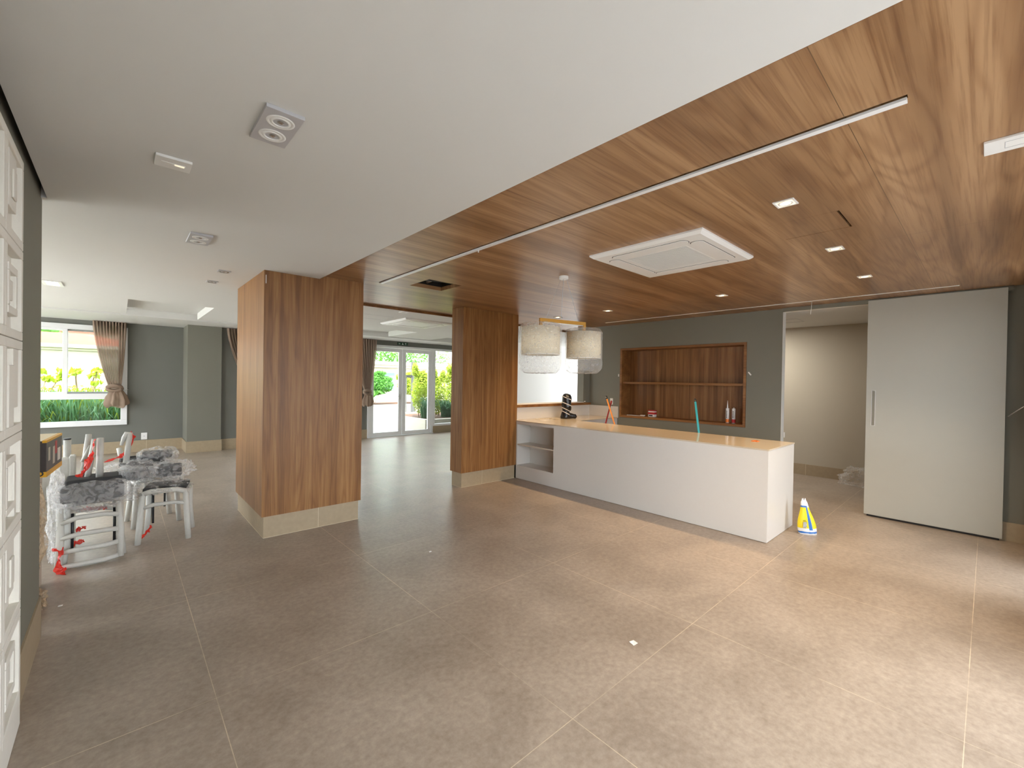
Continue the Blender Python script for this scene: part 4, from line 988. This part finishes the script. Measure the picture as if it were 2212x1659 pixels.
# ================================================================ OUTSIDE
struct(B(-30, 10.95, -.12, 40, 60, -.03).build('ground_garden', M['paving'], loc=(0, 0, 0)))
struct(B(-30, -.76, -.12, -3.36, 10.95, -.03).build('ground_side', M['whitebounce'], loc=(0, 0, 0)))  # unseen ground, made white to bounce sunlight through the west window
struct(B(-30, -40, -.12, 40, -.76, -.03).build('ground_front', M['frontlawn'], loc=(0, 0, 0)))
tag(B(-6, 11.7, -.03, 2.2, 14.3, .02).build('lawn_bed', M['lawn']), 'green planted bed outside the garden window', 'bed', kind='structure')
def leaves(mb, c, r_, n_, size, m, up_=.3, blade=False):
    for i in range(n_):
        while True:
            p = Vector((random.uniform(-1, 1), random.uniform(-1, 1), random.uniform(-1, 1)))
            if p.length < 1: break
        q = Vector((c[0]+p.x*r_[0], c[1]+p.y*r_[1], c[2]+p.z*r_[2]))
        d_ = Vector((random.gauss(0, 1), random.gauss(0, 1), random.gauss(up_, 1))).normalized(); e_ = d_.orthogonal().normalized()
        s_ = size*random.uniform(.6, 1.4)
        mb.poly([q-e_*s_*.28, q+d_*s_*.5-e_*.0, q+e_*s_*.28, q-d_*s_*.5], m)
def blades(mb, x0, x1, y0, y1, h, n_, m, lean=.5):
    for i in range(n_):
        b = Vector((random.uniform(x0, x1), random.uniform(y0, y1), 0)); a = random.uniform(0, 2*PI); l_ = random.uniform(.1, lean); hh = h*random.uniform(.6, 1.15)
        d_ = Vector((math.cos(a), math.sin(a), 0)); s_ = Vector((-math.sin(a), math.cos(a), 0))*.012
        P0 = b; P1 = b+Vector((0, 0, hh*.6))+d_*l_*.25; P2 = b+Vector((0, 0, hh))+d_*l_*.8; P3 = b+Vector((0, 0, hh*.85))+d_*l_*1.3
        mb.poly([P0-s_, P0+s_, P1+s_, P1-s_], m); mb.poly([P1-s_, P1+s_, P2+s_*.7, P2-s_*.7], m); mb.poly([P2-s_*.7, P2+s_*.7, P3], m)
random.seed(11)
mb = MB(); blades(mb, -2.4, .6, 12.05, 12.75, 1.05, 2300, M['leafd'], .36); blades(mb, -2.4, .6, 12.1, 12.75, 1.1, 700, M['leafy'], .36); tag(mb.build('tall_grass', M['leafd']), 'tall blue green strappy grass just outside the garden window', 'grass', kind='stuff')
mb = MB(); leaves(mb, (-1, 13.5, .75), (2.2, .4, .55), 2200, .09, M['leafy']); tag(mb.build('low_bush', M['leafy']), 'yellow green low bush between the tall grass and garden wall', 'bush')
def frangipani(x, y, h, lab):
    t = thing('small_tree', (x, y, 0), lab, 'tree'); tr = MB(); lf = MB()
    for k in range(7):
        a = k*.9; tip = Vector((x+.35*math.cos(a)*random.uniform(.6, 1.2), y+.2*math.sin(a), h*random.uniform(.82, 1)))
        tr.tube([(x, y, 0), (x+.1*math.cos(a), y, h*.45), tip], [.03, .02, .01], 6)
        leaves(lf, tip, (.10, .1, .05), 16, .13, M['leafy'], 1)
    tr.build('branches', M['bark'], t); lf.build('leaves', M['leafy'], t)
frangipani(-.62, 13.0, 1.62, 'small bare branched tree with leaf tufts, right one seen through the garden window')
frangipani(-1.35, 13.2, 1.62, 'small bare branched tree with leaf tufts, left one seen through the garden window')
t = thing('garden_wall', (-1, 14.5, 0), 'cream garden boundary wall with moulded cap outside the garden window', 'boundary wall')
B(-8, 14.4, -.03, 3.0, 14.6, 2.08).build('wall_body', M['stucco'], t); MB().box(-8, 14.36, 2.08, 3.0, 14.64, 2.14).box(-8, 14.3, 2.14, 3.0, 14.7, 2.22).build('cap', M['stucco'], t)
def house(x0, x1, y, h, rh, lab, m='stucco'):
    t = thing('house', ((x0+x1)/2, y, 0), lab, 'house')
    B(x0, y, -.03, x1, y+6, h).build('wall', M[m], t)
    r_ = MB(); xc = (x0+x1)/2; e_ = .4
    a, b, c, d_ = (x0-e_, y-e_, h), (x1+e_, y-e_, h), (x1+e_, y+6+e_, h), (x0-e_, y+6+e_, h); p, q = (xc-(x1-x0)*.18, y+3, h+rh), (xc+(x1-x0)*.18, y+3, h+rh)
    r_.poly([a, b, q, p]); r_.poly([b, c, q]); r_.poly([c, d_, p, q]); r_.poly([d_, a, p]); r_.poly([a, d_, c, b]); r_.build('roof', M['roof'], t)
    MB().box(xc-.6, y-.03, h-1.2, xc+.4, y, h-.4).build('window', M['extglass'], t)
house(-7, 1.8, 24, 2.45, .85, 'house with low orange tiled roof beyond the garden wall')
house(-3.5, 1.5, 35, 3.9, .6, 'pale taller house far beyond the orange roofed house')
t = thing('far_tree', (-3.4, 32, -.03), 'green treetop beside the far house above the garden wall', 'tree'); mb = MB(); leaves(mb, (-3.4, 32, 3.7), (1.2, 1, .7), 700, .3, M['leafg']); mb.build('foliage', M['leafg'], t); MB().tube([(-3.4, 32, -.03), (-3.4, 32, 3.6)], .15, 8).build('trunk', M['bark'], t)
# patio view through the double door
def G(px, py, z=0):
    d = ray(px, py); return Vector((0, 0, CH))+d*((z-CH)/d.z)
t = thing('planter_box', (9, 15.0, -.03), 'pale raised planter box with low wall outside the double door', 'planter')
# near planter: long wall facing the doors
B(6.75, 11.25, -.03, 6.9, 14.15, .33).build('planter_wall', M['stucco'], t); B(6.9, 14.0, -.03, 13.5, 14.15, .33).build('planter_wall', M['stucco'], t); B(6.9, 11.25, -.03, 13.5, 11.4, .33).build('planter_wall', M['stucco'], t)
B(6.9, 11.4, -.03, 13.5, 14.0, .28).build('soil', M['soil'], t)
t = thing('planter_box', (9, 18.0, -.03), 'farther raised planter with cream wall across the patio', 'planter')
B(5.0, 17.9, -.03, 13.5, 18.1, .38).build('planter_wall', M['stucco'], t); B(5.0, 18.1, -.03, 13.5, 20.5, .34).build('soil', M['soil'], t)
random.seed(5)
def shrub(c, r_, n_, m, lab, size=.1, stems=True, name='shrub'):
    t = thing(name, (c[0], c[1], 0.30), lab, 'shrub'); lf = MB()
    leaves(lf, c, r_, n_, size, m); 
    for k in range(9): leaves(lf, (c[0]+random.uniform(-1, 1)*r_[0]*.8, c[1], c[2]+r_[2]*random.uniform(.5, 1.15)), (r_[0]*.3, r_[1]*.4, r_[2]*.25), n_//14, size, m)
    lf.build('foliage', m, t)
    if stems:
        st_ = MB()
        for k in range(6): st_.tube([(c[0]+random.uniform(-.1, .1), c[1], .29), (c[0]+random.uniform(-.8, .8)*r_[0], c[1], c[2]+random.uniform(-.2, .8)*r_[2])], [.012, .006], 5)
        st_.build('stems', M['bark'], t)
shrub((7.42, 12.7, 1.1), (.30, .3, .72), 3600, M['leafy'], 'tall yellow green shrub in the planter behind the right door leaf', .06)
shrub((8.15, 12.8, 1.0), (.30, .3, .68), 3600, M['leafy'], 'yellow green shrub in the planter behind the narrow side window', .06)
shrub((8.85, 12.9, 1.15), (.34, .3, .75), 3600, M['leafy'], 'yellow green shrub in the planter just right of the side window', .06)
mb = MB(); blades(mb, 7.25, 7.6, 12.1, 12.35, .6, 200, M['leafdk'], .3); o = tag(mb.build('strappy_plant', M['leafdk']), 'dark green strappy plant at the foot of the tall planter shrub', 'plant'); o.location.z = .28
mb = MB(); blades(mb, 8.0, 8.4, 12.15, 12.4, .5, 200, M['leafdk'], .3); o = tag(mb.build('strappy_plant', M['leafdk']), 'dark green strappy plant at the foot of the shrub by the side window', 'plant'); o.location.z = .28
shrub((8.6, 19.0, 1.25), (1.0, .6, .5), 5600, M['leafg'], 'bright green bush in the far planter seen through the left door leaf', .09)
shrub((10.9, 19.1, 1.2), (1.0, .6, .5), 5000, M['leafy'], 'yellow green bush in the far planter behind the middle of the doors', .09)
shrub((6.4, 19.0, 1.2), (.9, .6, .5), 4200, M['leafg'], 'bright green bush at the left end of the far planter', .09)
t = thing('palm_plant', (8.3, 18.35, .55), 'low bright green palm at the front of the far planter', 'palm'); mb = MB()
for k in range(26):
    a = k*.77; b_ = Vector((8.3, 18.4, .6)); d_ = Vector((math.cos(a), math.sin(a)*.6, 0)); s_ = Vector((-math.sin(a), math.cos(a), 0))*.05
    P1 = b_+d_*.4+Vector((0, 0, .4)); P2 = b_+d_*.85+Vector((0, 0, .2)); mb.poly([b_-s_*.3, b_+s_*.3, P1+s_, P1-s_], M['leafg']); mb.poly([P1-s_, P1+s_, P2], M['leafg'])
mb.build('fronds', M['leafg'], t)
t = thing('pavilion', (9, 22, 0), 'cream low building with parapet across the patio', 'building')
B(3, 22, -.03, 16, 26, 2.28).build('wall', M['stucco'], t); MB().box(2.8, 21.7, 2.28, 16.2, 26.2, 2.46).box(2.9, 21.8, 2.14, 16.1, 26.1, 2.28).build('parapet', M['stucco'], t)
for xx in (5, 7.2, 9.4): B(xx, 21.96, .9, xx+1.8, 22.0, 1.85).build('window', M['extglass'], t)
mb = MB(); leaves(mb, (11.8, 28, 3.0), (7.2, 1.2, 3.0), 26000, .17, M['hedge']); tag(mb.build('hedge', M['hedge']), 'green hedge rising above the parapet of the low building', 'hedge')
t = thing('side_building', (17, 18, 0), 'tall white building corner with narrow window at the right of the patio', 'building')
B(16.2, 15.6, -.03, 20, 22, 5).build('wall', M['whitewall'], t); MB().frame(16.5, 1.6, 17.0, 3.2, .06, 15.56, 15.6).build('window_frame', M['whitemetal'], t); B(16.56, 15.58, 1.66, 16.94, 15.6, 3.14).build('window', M['extglass'], t)
t = thing('gate_post', (9.05, 16.0, 0), 'grey square post with dark sign bar beyond the planter', 'post')
B(8.98, 16.0, -.03, 9.13, 16.15, 2.25).build('post', M['extgrey'], t); B(8.68, 15.98, 1.60, 8.95, 16.0, 1.70).build('sign_bar', M['inkblack'], t); B(8.68, 16.0, -.03, 8.71, 16.03, 1.70).build('sign_pole', M['extgrey'], t)
